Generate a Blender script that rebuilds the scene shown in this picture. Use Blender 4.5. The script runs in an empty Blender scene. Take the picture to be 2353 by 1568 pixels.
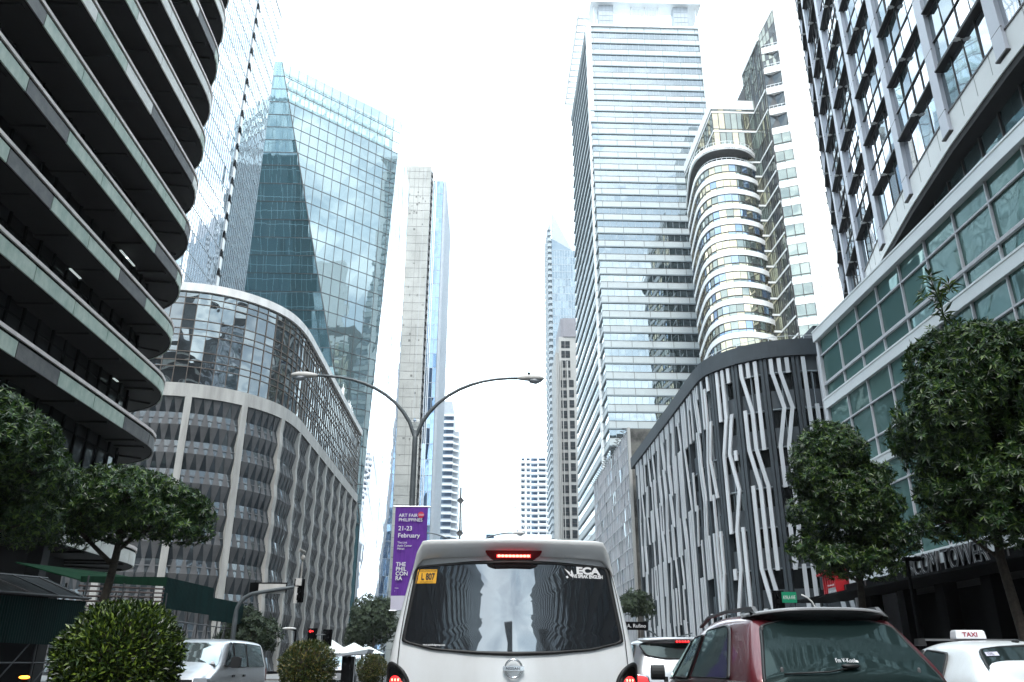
import bpy, bmesh, math, random
from mathutils import Vector, Matrix
R_ = math.radians
S = bpy.context.scene
COL = S.collection
# ---------------------------------------------------------------- camera
HC = 1.2
cd = bpy.data.cameras.new('camera'); cam = bpy.data.objects.new('camera', cd); COL.objects.link(cam)
cd.sensor_width = 36.0; cd.lens = 36.0 * 1884.0 / 2353.0; cd.clip_start = 0.05; cd.clip_end = 6000
YAW, PITCH, ROLL = R_(1.8), R_(21.6), R_(0.2)
cam.matrix_world = Matrix.Translation((0, 0, HC)) @ Matrix.Rotation(-YAW, 4, 'Z') @ Matrix.Rotation(math.pi/2 + PITCH, 4, 'X') @ Matrix.Rotation(ROLL, 4, 'Z')
S.camera = cam
# ---------------------------------------------------------------- light
S.view_settings.view_transform = 'Standard'; S.view_settings.look = 'None'
S.view_settings.exposure = 0.6; S.view_settings.gamma = 1.0
SUN_EL, SUN_AZ = R_(54), R_(184)      # high, straight behind the camera, down the street
W = bpy.data.worlds.new('World'); S.world = W; W.use_nodes = True
nt = W.node_tree; nt.nodes.clear()
def N(t, **k):
    n = nt.nodes.new(t)
    for a, b in k.items(): setattr(n, a, b)
    return n
out = N('ShaderNodeOutputWorld'); bg = N('ShaderNodeBackground')
sky = N('ShaderNodeTexSky', sky_type='NISHITA', sun_disc=False, sun_elevation=SUN_EL, sun_rotation=SUN_AZ, air_density=1.2, dust_density=3.0)
tc = N('ShaderNodeTexCoord')
mp = N('ShaderNodeMapping'); mp.inputs['Scale'].default_value = (1.0, 1.0, 2.2)
nz = N('ShaderNodeTexNoise'); nz.inputs['Scale'].default_value = 2.6; nz.inputs['Detail'].default_value = 9; nz.inputs['Roughness'].default_value = 0.55; nz.inputs['Distortion'].default_value = 0.4
cr = N('ShaderNodeValToRGB'); cr.color_ramp.elements[0].position = 0.33; cr.color_ramp.elements[1].position = 0.56
cr.color_ramp.elements[0].color = (.45, .45, .45, 1)
nz2 = N('ShaderNodeTexNoise'); nz2.inputs['Scale'].default_value = 7.0; nz2.inputs['Detail'].default_value = 8; nz2.inputs['Distortion'].default_value = .8
cr2 = N('ShaderNodeValToRGB'); cr2.color_ramp.elements[0].position = .40; cr2.color_ramp.elements[1].position = .60
cl = N('ShaderNodeMixRGB'); cl.inputs[1].default_value = (1.25, 1.60, 1.88, 1); cl.inputs[2].default_value = (2.58, 2.94, 3.10, 1)
sm = N('ShaderNodeMixRGB', blend_type='MULTIPLY'); sm.inputs[0].default_value = 1; sm.inputs[2].default_value = (.13, .13, .13, 1)
mx = N('ShaderNodeMixRGB')
L = nt.links.new
L(tc.outputs['Generated'], mp.inputs[0]); L(mp.outputs[0], nz.inputs[0]); L(mp.outputs[0], nz2.inputs[0])
L(nz.outputs[0], cr.inputs[0]); L(nz2.outputs[0], cr2.inputs[0]); L(cr2.outputs[0], cl.inputs[0]); L(sky.outputs[0], sm.inputs[1])
L(cr.outputs[0], mx.inputs[0]); L(sm.outputs[0], mx.inputs[1]); L(cl.outputs[0], mx.inputs[2]); L(mx.outputs[0], bg.inputs[0])
bg.inputs[1].default_value = 1.0; L(bg.outputs[0], out.inputs[0])
sd = bpy.data.lights.new('sun', 'SUN'); so = bpy.data.objects.new('sun', sd); COL.objects.link(so)
sd.energy = 1.5; sd.angle = R_(12); sd.color = (1, .96, .91)
dirv = Vector((math.sin(SUN_AZ)*math.cos(SUN_EL), math.cos(SUN_AZ)*math.cos(SUN_EL), math.sin(SUN_EL)))
so.rotation_euler = dirv.to_track_quat('Z', 'Y').to_euler()
so.location = (0, 0, 300)

# ---------------------------------------------------------------- materials
def mat(name, col, rough=.6, metal=0., spec=.5, var=.0, vscale=1., bump=0., bscale=5., emit=None, es=1., col2=None, stretch=None, coat=0., alpha=1., ior=None, detail=5.):
    m = bpy.data.materials.new(name); m.use_nodes = True
    t = m.node_tree; b = t.nodes['Principled BSDF']
    b.inputs['Base Color'].default_value = (*col, 1); b.inputs['Roughness'].default_value = rough
    b.inputs['Metallic'].default_value = metal; b.inputs['Specular IOR Level'].default_value = spec
    if ior: b.inputs['IOR'].default_value = ior
    if coat: b.inputs['Coat Weight'].default_value = coat; b.inputs['Coat Roughness'].default_value = .03
    if alpha < 1: b.inputs['Alpha'].default_value = alpha
    if emit: b.inputs['Emission Color'].default_value = (*emit, 1); b.inputs['Emission Strength'].default_value = es
    if var or bump or col2:
        tc = t.nodes.new('ShaderNodeTexCoord'); mp = t.nodes.new('ShaderNodeMapping')
        t.links.new(tc.outputs['Object'], mp.inputs[0])
        if stretch: mp.inputs['Scale'].default_value = stretch
    if var or col2:
        n = t.nodes.new('ShaderNodeTexNoise'); n.inputs['Scale'].default_value = vscale; n.inputs['Detail'].default_value = detail
        n.inputs['Roughness'].default_value = .65
        t.links.new(mp.outputs[0], n.inputs[0])
        r = t.nodes.new('ShaderNodeValToRGB'); r.color_ramp.elements[0].position = .35; r.color_ramp.elements[1].position = .65
        c2 = col2 or tuple(min(1, c*(1+var)) for c in col); c1 = col if col2 else tuple(c*(1-var) for c in col)
        r.color_ramp.elements[0].color = (*c1, 1); r.color_ramp.elements[1].color = (*c2, 1)
        t.links.new(n.outputs[0], r.inputs[0]); t.links.new(r.outputs[0], b.inputs['Base Color'])
    if bump:
        n = t.nodes.new('ShaderNodeTexNoise'); n.inputs['Scale'].default_value = bscale; n.inputs['Detail'].default_value = 2
        t.links.new(mp.outputs[0], n.inputs[0])
        bp = t.nodes.new('ShaderNodeBump'); bp.inputs['Strength'].default_value = 1; bp.inputs['Distance'].default_value = bump
        t.links.new(n.outputs[0], bp.inputs['Height']); t.links.new(bp.outputs[0], b.inputs['Normal'])
    return m
def glassm(name, tint, body, refl, rough=.02, bump=.02, bscale=.35, stretch=None, alpha=1., fr=.9):
    """coated window glass: a share of mirror-like reflection (tint) over a dark body colour"""
    m = bpy.data.materials.new(name); m.use_nodes = True
    t = m.node_tree; b = t.nodes['Principled BSDF']; o = t.nodes['Material Output']
    b.inputs['Base Color'].default_value = (*body, 1); b.inputs['Roughness'].default_value = .5; b.inputs['Specular IOR Level'].default_value = .1
    g = t.nodes.new('ShaderNodeBsdfGlossy'); g.inputs['Color'].default_value = (*tint, 1); g.inputs['Roughness'].default_value = rough
    lw0 = t.nodes.new('ShaderNodeLayerWeight'); lw0.inputs['Blend'].default_value = .5
    lw1 = t.nodes.new('ShaderNodeMath'); lw1.operation = 'POWER'; lw1.inputs[1].default_value = 5; t.links.new(lw0.outputs['Facing'], lw1.inputs[0])
    lw = t.nodes.new('ShaderNodeMath'); lw.operation = 'MULTIPLY_ADD'; lw.inputs[1].default_value = .96; lw.inputs[2].default_value = .045; t.links.new(lw1.outputs[0], lw.inputs[0])
    ma = t.nodes.new('ShaderNodeMath'); ma.operation = 'MULTIPLY_ADD'; ma.inputs[1].default_value = fr; ma.inputs[2].default_value = refl; ma.use_clamp = True
    t.links.new(lw.outputs[0], ma.inputs[0])
    mx = t.nodes.new('ShaderNodeMixShader'); t.links.new(ma.outputs[0], mx.inputs[0]); t.links.new(b.outputs[0], mx.inputs[1]); t.links.new(g.outputs[0], mx.inputs[2])
    if bump:
        tc = t.nodes.new('ShaderNodeTexCoord'); n = t.nodes.new('ShaderNodeTexNoise'); n.inputs['Scale'].default_value = bscale; n.inputs['Detail'].default_value = 1
        bp = t.nodes.new('ShaderNodeBump'); bp.inputs['Strength'].default_value = 1; bp.inputs['Distance'].default_value = bump
        mp = t.nodes.new('ShaderNodeMapping')
        if stretch: mp.inputs['Scale'].default_value = stretch
        t.links.new(tc.outputs['Object'], mp.inputs[0]); t.links.new(mp.outputs[0], n.inputs[0])
        t.links.new(n.outputs[0], bp.inputs['Height']); t.links.new(bp.outputs[0], g.inputs['Normal'])
    if alpha < 1:
        tr = t.nodes.new('ShaderNodeBsdfTransparent'); tr.inputs[0].default_value = (.8, .92, .92, 1)
        m2 = t.nodes.new('ShaderNodeMixShader'); m2.inputs[0].default_value = alpha
        t.links.new(tr.outputs[0], m2.inputs[1]); t.links.new(mx.outputs[0], m2.inputs[2]); t.links.new(m2.outputs[0], o.inputs[0])
    else: t.links.new(mx.outputs[0], o.inputs[0])
    return m
M = {}
M['asphalt'] = mat('asphalt', (.045, .045, .047), .85, var=.25, vscale=3, bump=.004, bscale=40)
M['pave'] = mat('paving', (.22, .21, .2), .85, var=.2, vscale=2)
M['kerb'] = mat('kerb', (.3, .3, .29), .8, var=.15, vscale=3)
M['soil'] = mat('soil', (.05, .035, .02), .95, var=.4, vscale=8)
M['linepaint'] = mat('line_paint', (.75, .75, .73), .7, var=.1, vscale=6)
M['conc'] = mat('concrete', (.35, .335, .315), .8, var=.2, vscale=.9, stretch=(1, 1, .12), detail=9, bump=.01, bscale=6)
M['conc_l'] = mat('pale_concrete', (.62, .60, .58), .75, var=.14, vscale=.9, stretch=(1, 1, .2), detail=8)
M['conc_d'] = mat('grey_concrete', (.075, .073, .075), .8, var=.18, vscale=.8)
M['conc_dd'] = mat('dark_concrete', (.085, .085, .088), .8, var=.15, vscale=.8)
M['panel_g'] = mat('mottled_green_panel', (.27, .36, .30), .55, col2=(.46, .52, .44), vscale=1.6, stretch=(1, 1, .5), detail=9)
M['panel_w'] = mat('mottled_beige_panel', (.60, .585, .54), .55, col2=(.74, .72, .67), vscale=1.6, detail=9)
M['panel_d'] = mat('mottled_grey_panel', (.055, .055, .058), .55, col2=(.11, .105, .10), vscale=1.8, detail=9)
M['ledge'] = mat('ledge_stone', (.68, .60, .57), .7, var=.12, vscale=1.5)
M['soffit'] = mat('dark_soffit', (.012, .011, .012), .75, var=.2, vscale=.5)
M['black'] = mat('black_metal', (.004, .004, .005), .8, spec=.08)
M['pipe'] = mat('dull_scaffold_pipe', (.06, .06, .065), .6)
M['blackglass'] = glassm('dark_glass', (.5, .55, .55), (.004, .005, .006), .02, bump=.01)
M['white'] = mat('white_cladding', (.80, .80, .79), .5, var=.03, vscale=.2)
M['white_s'] = mat('white_wall_slab', (.86, .86, .85), .55, var=.03, vscale=.15)
M['alu'] = mat('aluminium_cladding', (.60, .61, .67), .45, metal=.0, var=.05, vscale=.4)
M['alu_w'] = mat('white_aluminium', (.72, .74, .75), .4, metal=.15, var=.05, vscale=.3)
M['spandrel'] = mat('pale_grey_green_spandrel', (.46, .50, .51), .45, var=.05, vscale=.3)
M['lip'] = mat('slate_sun_lip', (.19, .23, .25), .5)
M['mull'] = mat('dark_mullion', (.05, .045, .045), .45)
M['mull_b'] = mat('bronze_mullion', (.10, .075, .06), .45)
M['mull_w'] = mat('white_mullion', (.52, .52, .55), .45)
M['mull_g'] = mat('grey_mullion', (.30, .34, .37), .45)
M['steel'] = mat('galvanised_steel', (.45, .46, .48), .4, metal=.7)
M['pole'] = mat('grey_painted_pole', (.10, .115, .125), .45, var=.15, vscale=4)
M['g_sky'] = glassm('sky_reflecting_glass', (.60, .66, .70), (.025, .045, .05), .36, bump=.03, bscale=.22)
M['g_teal'] = glassm('teal_glass', (.54, .63, .65), (.08, .125, .135), .40, bump=.03, bscale=.16)
M['g_teal2'] = glassm('deep_teal_glass', (.46, .62, .66), (.03, .09, .11), .40, bump=.035, bscale=.16)
M['g_dkteal'] = glassm('dark_blue_green_glass', (.3, .42, .48), (.006, .02, .028), .08, bump=.02, bscale=.2)
M['g_crown'] = glassm('clear_crown_glass', (.7, .85, .88), (.2, .3, .32), .2, bump=0, alpha=.42)
M['g_latt'] = glassm('silver_glass', (.80, .82, .86), (.08, .10, .12), .62, bump=.02, bscale=.25)
M['g_dark'] = glassm('dark_mirror_glass', (.50, .55, .57), (.012, .015, .018), .27, bump=.12, bscale=.28)
M['g_green'] = glassm('green_glass', (.46, .62, .60), (.055, .115, .105), .20, bump=.05, bscale=.3)
M['g_green2'] = glassm('pale_green_glass', (.46, .62, .60), (.085, .17, .155), .17, bump=.05, bscale=.3)
M['g_blue'] = glassm('blue_glass', (.42, .58, .76), (.02, .05, .11), .45, bump=.04, bscale=.2)
M['g_pale'] = glassm('pale_blue_tower_glass', (.42, .50, .56), (.09, .12, .15), .30, bump=.04, bscale=.2)
M['g_gold'] = glassm('gold_glass', (.90, .80, .58), (.03, .035, .03), .5, bump=.10, bscale=.25)
M['g_gold2'] = glassm('grey_green_glass', (.48, .52, .48), (.06, .075, .07), .4, bump=.05, bscale=.25)
M['g_gold3'] = glassm('pale_blue_glass', (.5, .62, .78), (.05, .08, .13), .42, bump=.05, bscale=.25)
M['g_grey'] = glassm('grey_window_glass', (.45, .5, .53), (.02, .025, .03), .10, bump=.05, bscale=.3)
M['dkpaint'] = mat('dark_slate_paint', (.034, .043, .052), .6, var=.12, vscale=.7, bump=.004, bscale=30)
M['dkpaint2'] = mat('slate_grey_paint', (.070, .082, .094), .65, var=.1, vscale=.7)
M['fin'] = mat('light_grey_fin', (.56, .57, .59), .55, var=.13, vscale=1.4, stretch=(1, 1, .15), detail=8)
M['rawc'] = mat('raw_concrete_core', (.30, .295, .275), .85, col2=(.42, .41, .385), vscale=.12, detail=10, stretch=(1, 1, .7))
M['rawline'] = mat('concrete_pour_line', (.17, .165, .155), .9, var=.2, vscale=.5)
M['stain'] = mat('stained_concrete', (.035, .034, .032), .9, col2=(.22, .21, .19), vscale=.25, detail=10)
M['beige'] = mat('beige_stone', (.36, .35, .335), .7, var=.08, vscale=.3)
M['mauve'] = mat('mauve_stone', (.22, .21, .23), .7, var=.08, vscale=.3)
M['ribs'] = mat('ribbed_grey_cladding', (.36, .39, .43), .6, var=.08, vscale=.6)
M['teal_hoard'] = mat('green_corrugated_sheet', (.003, .020, .019), .8, spec=.15, var=.3, vscale=1.2, stretch=(1, 1, .2))
M['green_roof'] = mat('green_roof_sheet', (.005, .035, .015), .9, spec=.1, var=.25, vscale=2)
M['rust'] = mat('rusty_pipe', (.085, .045, .035), .7, var=.3, vscale=6)
M['bark'] = mat('bark', (.045, .036, .028), .9, var=.35, vscale=8, bump=.02, bscale=15)
M['carwhite'] = mat('white_car_paint', (.86, .88, .90), .35, spec=.5, coat=.6, col2=(.79, .80, .805), vscale=3.5, detail=9, stretch=(1, 1, .35))
M['carsilver'] = mat('silver_car_paint', (.50, .51, .53), .32, metal=.55, coat=.6, var=.05, vscale=1.5)
M['carred'] = mat('maroon_car_paint', (.13, .016, .024), .35, metal=.25, coat=.7, var=.1, vscale=3)
M['cardark'] = mat('dark_car_plastic', (.014, .014, .015), .5)
M['spoilgrey'] = mat('grey_spoiler_paint', (.30, .30, .31), .4, coat=.3)
M['greyplast'] = mat('grey_plastic', (.12, .12, .125), .5)
M['tyre'] = mat('tyre_rubber', (.02, .02, .02), .85)
M['rim'] = mat('alloy_rim', (.4, .4, .42), .3, metal=.9)
M['vanglass'] = glassm('tinted_van_glass', (.80, .85, .90), (.004, .005, .007), .17, bump=.0018, bscale=1.2)
M['carglass'] = glassm('tinted_car_glass', (.70, .85, .85), (.010, .018, .018), .02, bump=.003, bscale=1.5)
M['suvglass'] = glassm('dark_teal_car_glass', (.65, .85, .82), (.008, .020, .020), .0, bump=.004, bscale=1.5, fr=.7)
M['seeglass'] = glassm('windscreen_glass', (.8, .88, .9), (.08, .10, .10), .34, bump=.004, bscale=1.2)
M['chrome'] = mat('chrome', (.7, .71, .73), .1, metal=1)
M['redlamp'] = mat('red_lamp_lens', (.16, .004, .008), .2, coat=.5)
M['redglow'] = mat('lit_brake_led', (1, .05, .03), .3, emit=(1, .02, .03), es=1.5)
M['redhot'] = mat('lit_brake_led_core', (1, .3, .2), .3, emit=(1, .20, .13), es=4)
M['amber'] = mat('lit_amber_lamp', (1, .4, .05), .3, emit=(1, .30, .03), es=3.5)
M['yellow'] = mat('yellow_sticker', (.85, .42, .01), .5, var=.05, vscale=40)
M['purple'] = mat('purple_banner_cloth', (.105, .022, .27), .75, col2=(.15, .035, .36), vscale=2.2, stretch=(6, 1, .7))
M['bannerwhite'] = mat('white_banner_cloth', (.62, .60, .72), .75)
M['pink'] = mat('pink_red_disc', (.62, .04, .10), .7)
M['inkwhite'] = mat('white_lettering', (.82, .82, .84), .6)
M['inkdark'] = mat('black_lettering', (.012, .012, .016), .6)
M['inkblue'] = mat('blue_lettering', (.03, .03, .14), .6)
M['inkred'] = mat('red_lettering', (.35, .01, .04), .6)
M['signgreen'] = mat('green_road_sign', (.0, .26, .13), .5)
M['signred'] = mat('red_sign_metal', (.50, .012, .02), .45, var=.1, vscale=5)
M['neon'] = mat('pale_letter_outline', (.17, .18, .19), .5)
M['tent'] = mat('white_tent_canvas', (.72, .74, .70), .8, var=.05, vscale=1)
M['lampglass'] = mat('lamp_diffuser', (.35, .38, .42), .3)
M['roofglass'] = mat('dirty_roof_glass', (.028, .031, .033), .8, spec=.1, var=.4, vscale=2, stretch=(1, 3, 1))
M['ceil_light'] = mat('lit_ceiling_tube', (1, 1, 1), .4, emit=(.85, 1, .97), es=.35)
M['cloth_dark'] = mat('dark_jacket', (.02, .02, .03), .8)
M['skin'] = mat('skin', (.30, .16, .10), .6)
M['helmet'] = mat('dark_red_helmet', (.12, .02, .02), .3)
M['box_white'] = mat('white_box', (.7, .7, .7), .6)
M['card'] = mat('cardboard', (.32, .2, .1), .8)
def leafm(name, c1, c2, c3, rough=.42):
    m = bpy.data.materials.new(name); m.use_nodes = True; t = m.node_tree; b = t.nodes['Principled BSDF']; o = t.nodes['Material Output']
    g = t.nodes.new('ShaderNodeNewGeometry'); r = t.nodes.new('ShaderNodeValToRGB')
    t.links.new(g.outputs['Random Per Island'], r.inputs[0]); e = r.color_ramp.elements
    e[0].color = (*c1, 1); e[1].color = (*c3, 1); k = e.new(.62); k.color = (*c2, 1)
    t.links.new(r.outputs[0], b.inputs['Base Color']); b.inputs['Roughness'].default_value = rough; b.inputs['Specular IOR Level'].default_value = .5
    tl = t.nodes.new('ShaderNodeBsdfTranslucent'); t.links.new(r.outputs[0], tl.inputs[0])
    mx = t.nodes.new('ShaderNodeMixShader'); mx.inputs[0].default_value = .12
    t.links.new(b.outputs[0], mx.inputs[1]); t.links.new(tl.outputs[0], mx.inputs[2]); t.links.new(mx.outputs[0], o.inputs[0])
    return m
M['leaf'] = leafm('tree_leaf', (.005, .020, .003), (.017, .056, .008), (.11, .18, .03), .42)
M['leaf_far'] = leafm('far_tree_leaf', (.018, .032, .016), (.03, .048, .022), (.05, .07, .03), .7)
M['leaf_h'] = leafm('hedge_leaf', (.008, .022, .003), (.028, .060, .007), (.20, .28, .035), .4)
M['leaf_h2'] = leafm('autumn_hedge_leaf', (.018, .035, .008), (.05, .075, .014), (.22, .17, .05), .4)

# ---------------------------------------------------------------- mesh helpers
class MB:
    def __init__(s): s.v = []; s.f = []; s.m = []
    def quad(s, a, b, c, d, mi=0):
        n = len(s.v); s.v += [tuple(a), tuple(b), tuple(c), tuple(d)]; s.f.append((n, n+1, n+2, n+3)); s.m.append(mi)
    def poly(s, pts, mi=0):
        n = len(s.v); s.v += [tuple(p) for p in pts]; s.f.append(tuple(range(n, n+len(pts)))); s.m.append(mi)
    def box(s, x0, x1, y0, y1, z0, z1, mi=0):
        n = len(s.v)
        s.v += [(x0,y0,z0),(x1,y0,z0),(x1,y1,z0),(x0,y1,z0),(x0,y0,z1),(x1,y0,z1),(x1,y1,z1),(x0,y1,z1)]
        for f in ((0,3,2,1),(4,5,6,7),(0,1,5,4),(1,2,6,5),(2,3,7,6),(3,0,4,7)): s.f.append(tuple(n+i for i in f)); s.m.append(mi)
    def prism(s, pts, z0, z1, mi=0):
        n = len(s.v); k = len(pts)
        s.v += [(p[0], p[1], z0) for p in pts] + [(p[0], p[1], z1) for p in pts]
        s.f.append(tuple(n+k-1-i for i in range(k))); s.m.append(mi); s.f.append(tuple(n+k+i for i in range(k))); s.m.append(mi)
        for i in range(k): j = (i+1) % k; s.f.append((n+i, n+j, n+k+j, n+k+i)); s.m.append(mi)
    def hull8(s, lo, hi, mi=0):           # lo/hi: 4 points each (bottom ring, top ring)
        n = len(s.v); s.v += [tuple(p) for p in lo] + [tuple(p) for p in hi]
        for f in ((3,2,1,0),(4,5,6,7),(0,1,5,4),(1,2,6,5),(2,3,7,6),(3,0,4,7)): s.f.append(tuple(n+i for i in f)); s.m.append(mi)
    def rings(s, rings, mi=0, cap0=True, cap1=True, closed=True):
        n = len(s.v); k = len(rings[0])
        for r in rings: s.v += [tuple(p) for p in r]
        for a in range(len(rings)-1):
            for i in range(k if closed else k-1):
                j = (i+1) % k
                s.f.append((n+a*k+i, n+a*k+j, n+(a+1)*k+j, n+(a+1)*k+i)); s.m.append(mi)
        if cap0: s.f.append(tuple(n+k-1-i for i in range(k))); s.m.append(mi)
        if cap1: s.f.append(tuple(n+(len(rings)-1)*k+i for i in range(k))); s.m.append(mi)
    def tube(s, path, r, seg=8, mi=0):
        P = [Vector(p) for p in path]; rr = r if isinstance(r, (list, tuple)) else [r]*len(P)
        rings = []; up = Vector((0, 0, 1)); prev = None
        for i, p in enumerate(P):
            t = (P[min(i+1, len(P)-1)] - P[max(i-1, 0)]).normalized()
            if prev is None:
                a = t.cross(up if abs(t.z) < .9 else Vector((1, 0, 0))).normalized()
            else: a = (prev - t*prev.dot(t)).normalized()
            prev = a; b = t.cross(a)
            rings.append([p + (a*math.cos(2*math.pi*k/seg) + b*math.sin(2*math.pi*k/seg))*rr[i] for k in range(seg)])
        s.rings(rings, mi)
    def ball(s, c, rx, ry, rz, seg=12, rows=8, mi=0):
        rings = []
        for a in range(1, rows):
            t = math.pi*a/rows
            rings.append([(c[0]+rx*math.sin(t)*math.cos(2*math.pi*k/seg), c[1]+ry*math.sin(t)*math.sin(2*math.pi*k/seg), c[2]+rz*math.cos(t)) for k in range(seg)])
        s.rings(rings, mi)
    def strip(s, path, z0, z1, d0, d1, mi=0, cap=True):
        """wall along a plan path between offsets d0 (inner) and d1 (outer); outward = right of travel"""
        a = offs(path, d0); b = offs(path, d1)
        s.rings([[(a[i][0], a[i][1], z0), (b[i][0], b[i][1], z0), (b[i][0], b[i][1], z1), (a[i][0], a[i][1], z1)] for i in range(len(path))], mi, cap, cap)
    def seg(s, p, q, z0, z1, d0, d1, mi=0): s.strip([p, q], z0, z1, d0, d1, mi)
    def panes(s, path, zs, d, jit, mis, rnd, z0off=0):
        """one quad per pane, each tilted by a hair as real panes are"""
        P = offs(path, d)
        for i in range(len(P)-1):
            (x0, y0), (x1, y1) = P[i], P[i+1]
            l = math.hypot(x1-x0, y1-y0) or 1; nx, ny = (y1-y0)/l, -(x1-x0)/l
            for k in range(len(zs)-1):
                j = [rnd.uniform(-jit, jit) for _ in range(3)]; j.append(j[0]+j[2]-j[1])
                s.quad((x0+nx*j[0], y0+ny*j[0], zs[k]), (x1+nx*j[1], y1+ny*j[1], zs[k]), (x1+nx*j[2], y1+ny*j[2], zs[k+1]), (x0+nx*j[3], y0+ny*j[3], zs[k+1]), rnd.choice(mis))
    def build(s, name, mats, parent=None, smooth=False, label=None):
        me = bpy.data.meshes.new(name); me.from_pydata(s.v, [], s.f)
        if not isinstance(mats, (list, tuple)): mats = [mats]
        for m in mats: me.materials.append(M[m] if isinstance(m, str) else m)
        me.polygons.foreach_set('material_index', s.m)
        if smooth: me.polygons.foreach_set('use_smooth', [True]*len(s.f))
        me.update()
        o = bpy.data.objects.new(name, me); COL.objects.link(o)
        if parent is not None: o.parent = parent; 
        if label: o['label'] = label
        return o
def offs(path, d):
    n = len(path); out = []
    for i in range(n):
        if i == 0: t = (path[1][0]-path[0][0], path[1][1]-path[0][1]); k = 1
        elif i == n-1: t = (path[-1][0]-path[-2][0], path[-1][1]-path[-2][1]); k = 1
        else:
            a = (path[i][0]-path[i-1][0], path[i][1]-path[i-1][1]); b = (path[i+1][0]-path[i][0], path[i+1][1]-path[i][1])
            la, lb = math.hypot(*a) or 1, math.hypot(*b) or 1
            t = (a[0]/la+b[0]/lb, a[1]/la+b[1]/lb); k = 2/max(.5, math.hypot(*t))
            k = k if True else 1
        l = math.hypot(*t) or 1; c = d*(k if 0 < i < n-1 else 1)
        out.append((path[i][0]+t[1]/l*c, path[i][1]-t[0]/l*c))
    return out
def smoothp(p, n=2):
    for _ in range(n):
        q = [p[0]]
        for a, b in zip(p[:-1], p[1:]): q += [(a[0]*.75+b[0]*.25, a[1]*.75+b[1]*.25), (a[0]*.25+b[0]*.75, a[1]*.25+b[1]*.75)]
        q.append(p[-1]); p = q
    return p
class Path:
    def __init__(s, p):
        s.p = p; s.c = [0]
        for a, b in zip(p[:-1], p[1:]): s.c.append(s.c[-1]+math.hypot(b[0]-a[0], b[1]-a[1]))
        s.L = s.c[-1]
    def at(s, u, d=0):
        i = 0
        while i < len(s.c)-2 and s.c[i+1] < u: i += 1
        a, b = s.p[i], s.p[i+1]; l = s.c[i+1]-s.c[i] or 1; t = (u-s.c[i])/l
        nx, ny = (b[1]-a[1])/l, -(b[0]-a[0])/l
        return (a[0]+(b[0]-a[0])*t+nx*d, a[1]+(b[1]-a[1])*t+ny*d)
    def sub(s, u0, u1, step=1.5):
        n = max(1, int(math.ceil((u1-u0)/step))); return [s.at(u0+(u1-u0)*i/n) for i in range(n+1)]
def tag(o, label, cat, group=None, kind=None):
    if label: o['label'] = label
    if cat: o['category'] = cat
    if group: o['group'] = group
    if kind: o['kind'] = kind
    return o
def thing(name, label, cat, loc=(0, 0, 0), rz=0., group=None):
    o = bpy.data.objects.new(name, None); COL.objects.link(o); o.location = loc; o.rotation_euler = (0, 0, rz)
    o.empty_display_size = .5
    return tag(o, label, cat, group)
def world(name, label, cat, loc, group=None):
    """a thing whose parts are written in world coordinates"""
    return thing(name, label, cat, loc, 0, group)
_cur = []
def bw(mb, name, mats, root, **k):
    """build a part given in world coordinates under a root whose base is elsewhere"""
    l = root.location; p = root.parent
    off = Vector(l)
    while p: off += Vector(p.location); p = p.parent
    mb.v = [(x-off.x, y-off.y, z-off.z) for x, y, z in mb.v]
    return mb.build(name, mats, root, **k)
def many(root, name, mats, mbs):
    """countable pieces: the first 100 each a part, the rest one part"""
    for m_ in mbs[:100]: bw(m_, name, mats, root)
    if len(mbs) > 100:
        r = MB()
        for m_ in mbs[100:]:
            n = len(r.v); r.v += m_.v; r.f += [tuple(i+n for i in f) for f in m_.f]; r.m += m_.m
        o = bw(r, 'remaining_'+name, mats, root); o['kind'] = 'stuff'
def bx(*a):
    m_ = MB(); m_.box(*a); return m_
def text(s, size, matn, parent, mtx, name='lettering', ext=.002, bold=0., sx=1., align='LEFT', outline=False):
    cu = bpy.data.curves.new('t', 'FONT'); cu.body = s; cu.size = size; cu.extrude = ext; cu.offset = bold; cu.align_x = align
    if outline: cu.fill_mode = 'NONE'; cu.bevel_depth = outline; cu.extrude = 0
    o = bpy.data.objects.new('t', cu); COL.objects.link(o)
    dg = bpy.context.evaluated_depsgraph_get(); me = bpy.data.meshes.new_from_object(o.evaluated_get(dg))
    bpy.data.objects.remove(o); bpy.data.curves.remove(cu)
    for v in me.vertices: v.co = mtx @ Vector((v.co.x*sx, v.co.y, v.co.z))
    me.materials.clear(); me.materials.append(M[matn])
    ob = bpy.data.objects.new(name, me); COL.objects.link(ob); ob.parent = parent
    return ob
def text_on(s, size, matn, parent, fn, x0, z0, name='lettering', sx=1., bold=0., ext=.0003, tilt=0., off=.004, shear=0.):
    o = text(s, size, matn, parent, Matrix.Identity(4), name, ext, bold, sx)
    for v in o.data.vertices:
        x, z, e = v.co.x+x0+shear*v.co.y, v.co.y+z0+tilt*v.co.x, v.co.z
        v.co = Vector(fn(x, z, off+e+ext))
    return o
def frame_m(o, ex, ey):            # text x axis, y axis
    ex = Vector(ex).normalized(); ey = Vector(ey).normalized(); ez = ex.cross(ey).normalized()
    return Matrix(((ex.x, ey.x, ez.x, o[0]), (ex.y, ey.y, ez.y, o[1]), (ex.z, ey.z, ez.z, o[2]), (0, 0, 0, 1)))
def frange(a, b, s):
    r = []; n = int(round((b-a)/s))
    return [a+(b-a)*i/n for i in range(n+1)]

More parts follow.
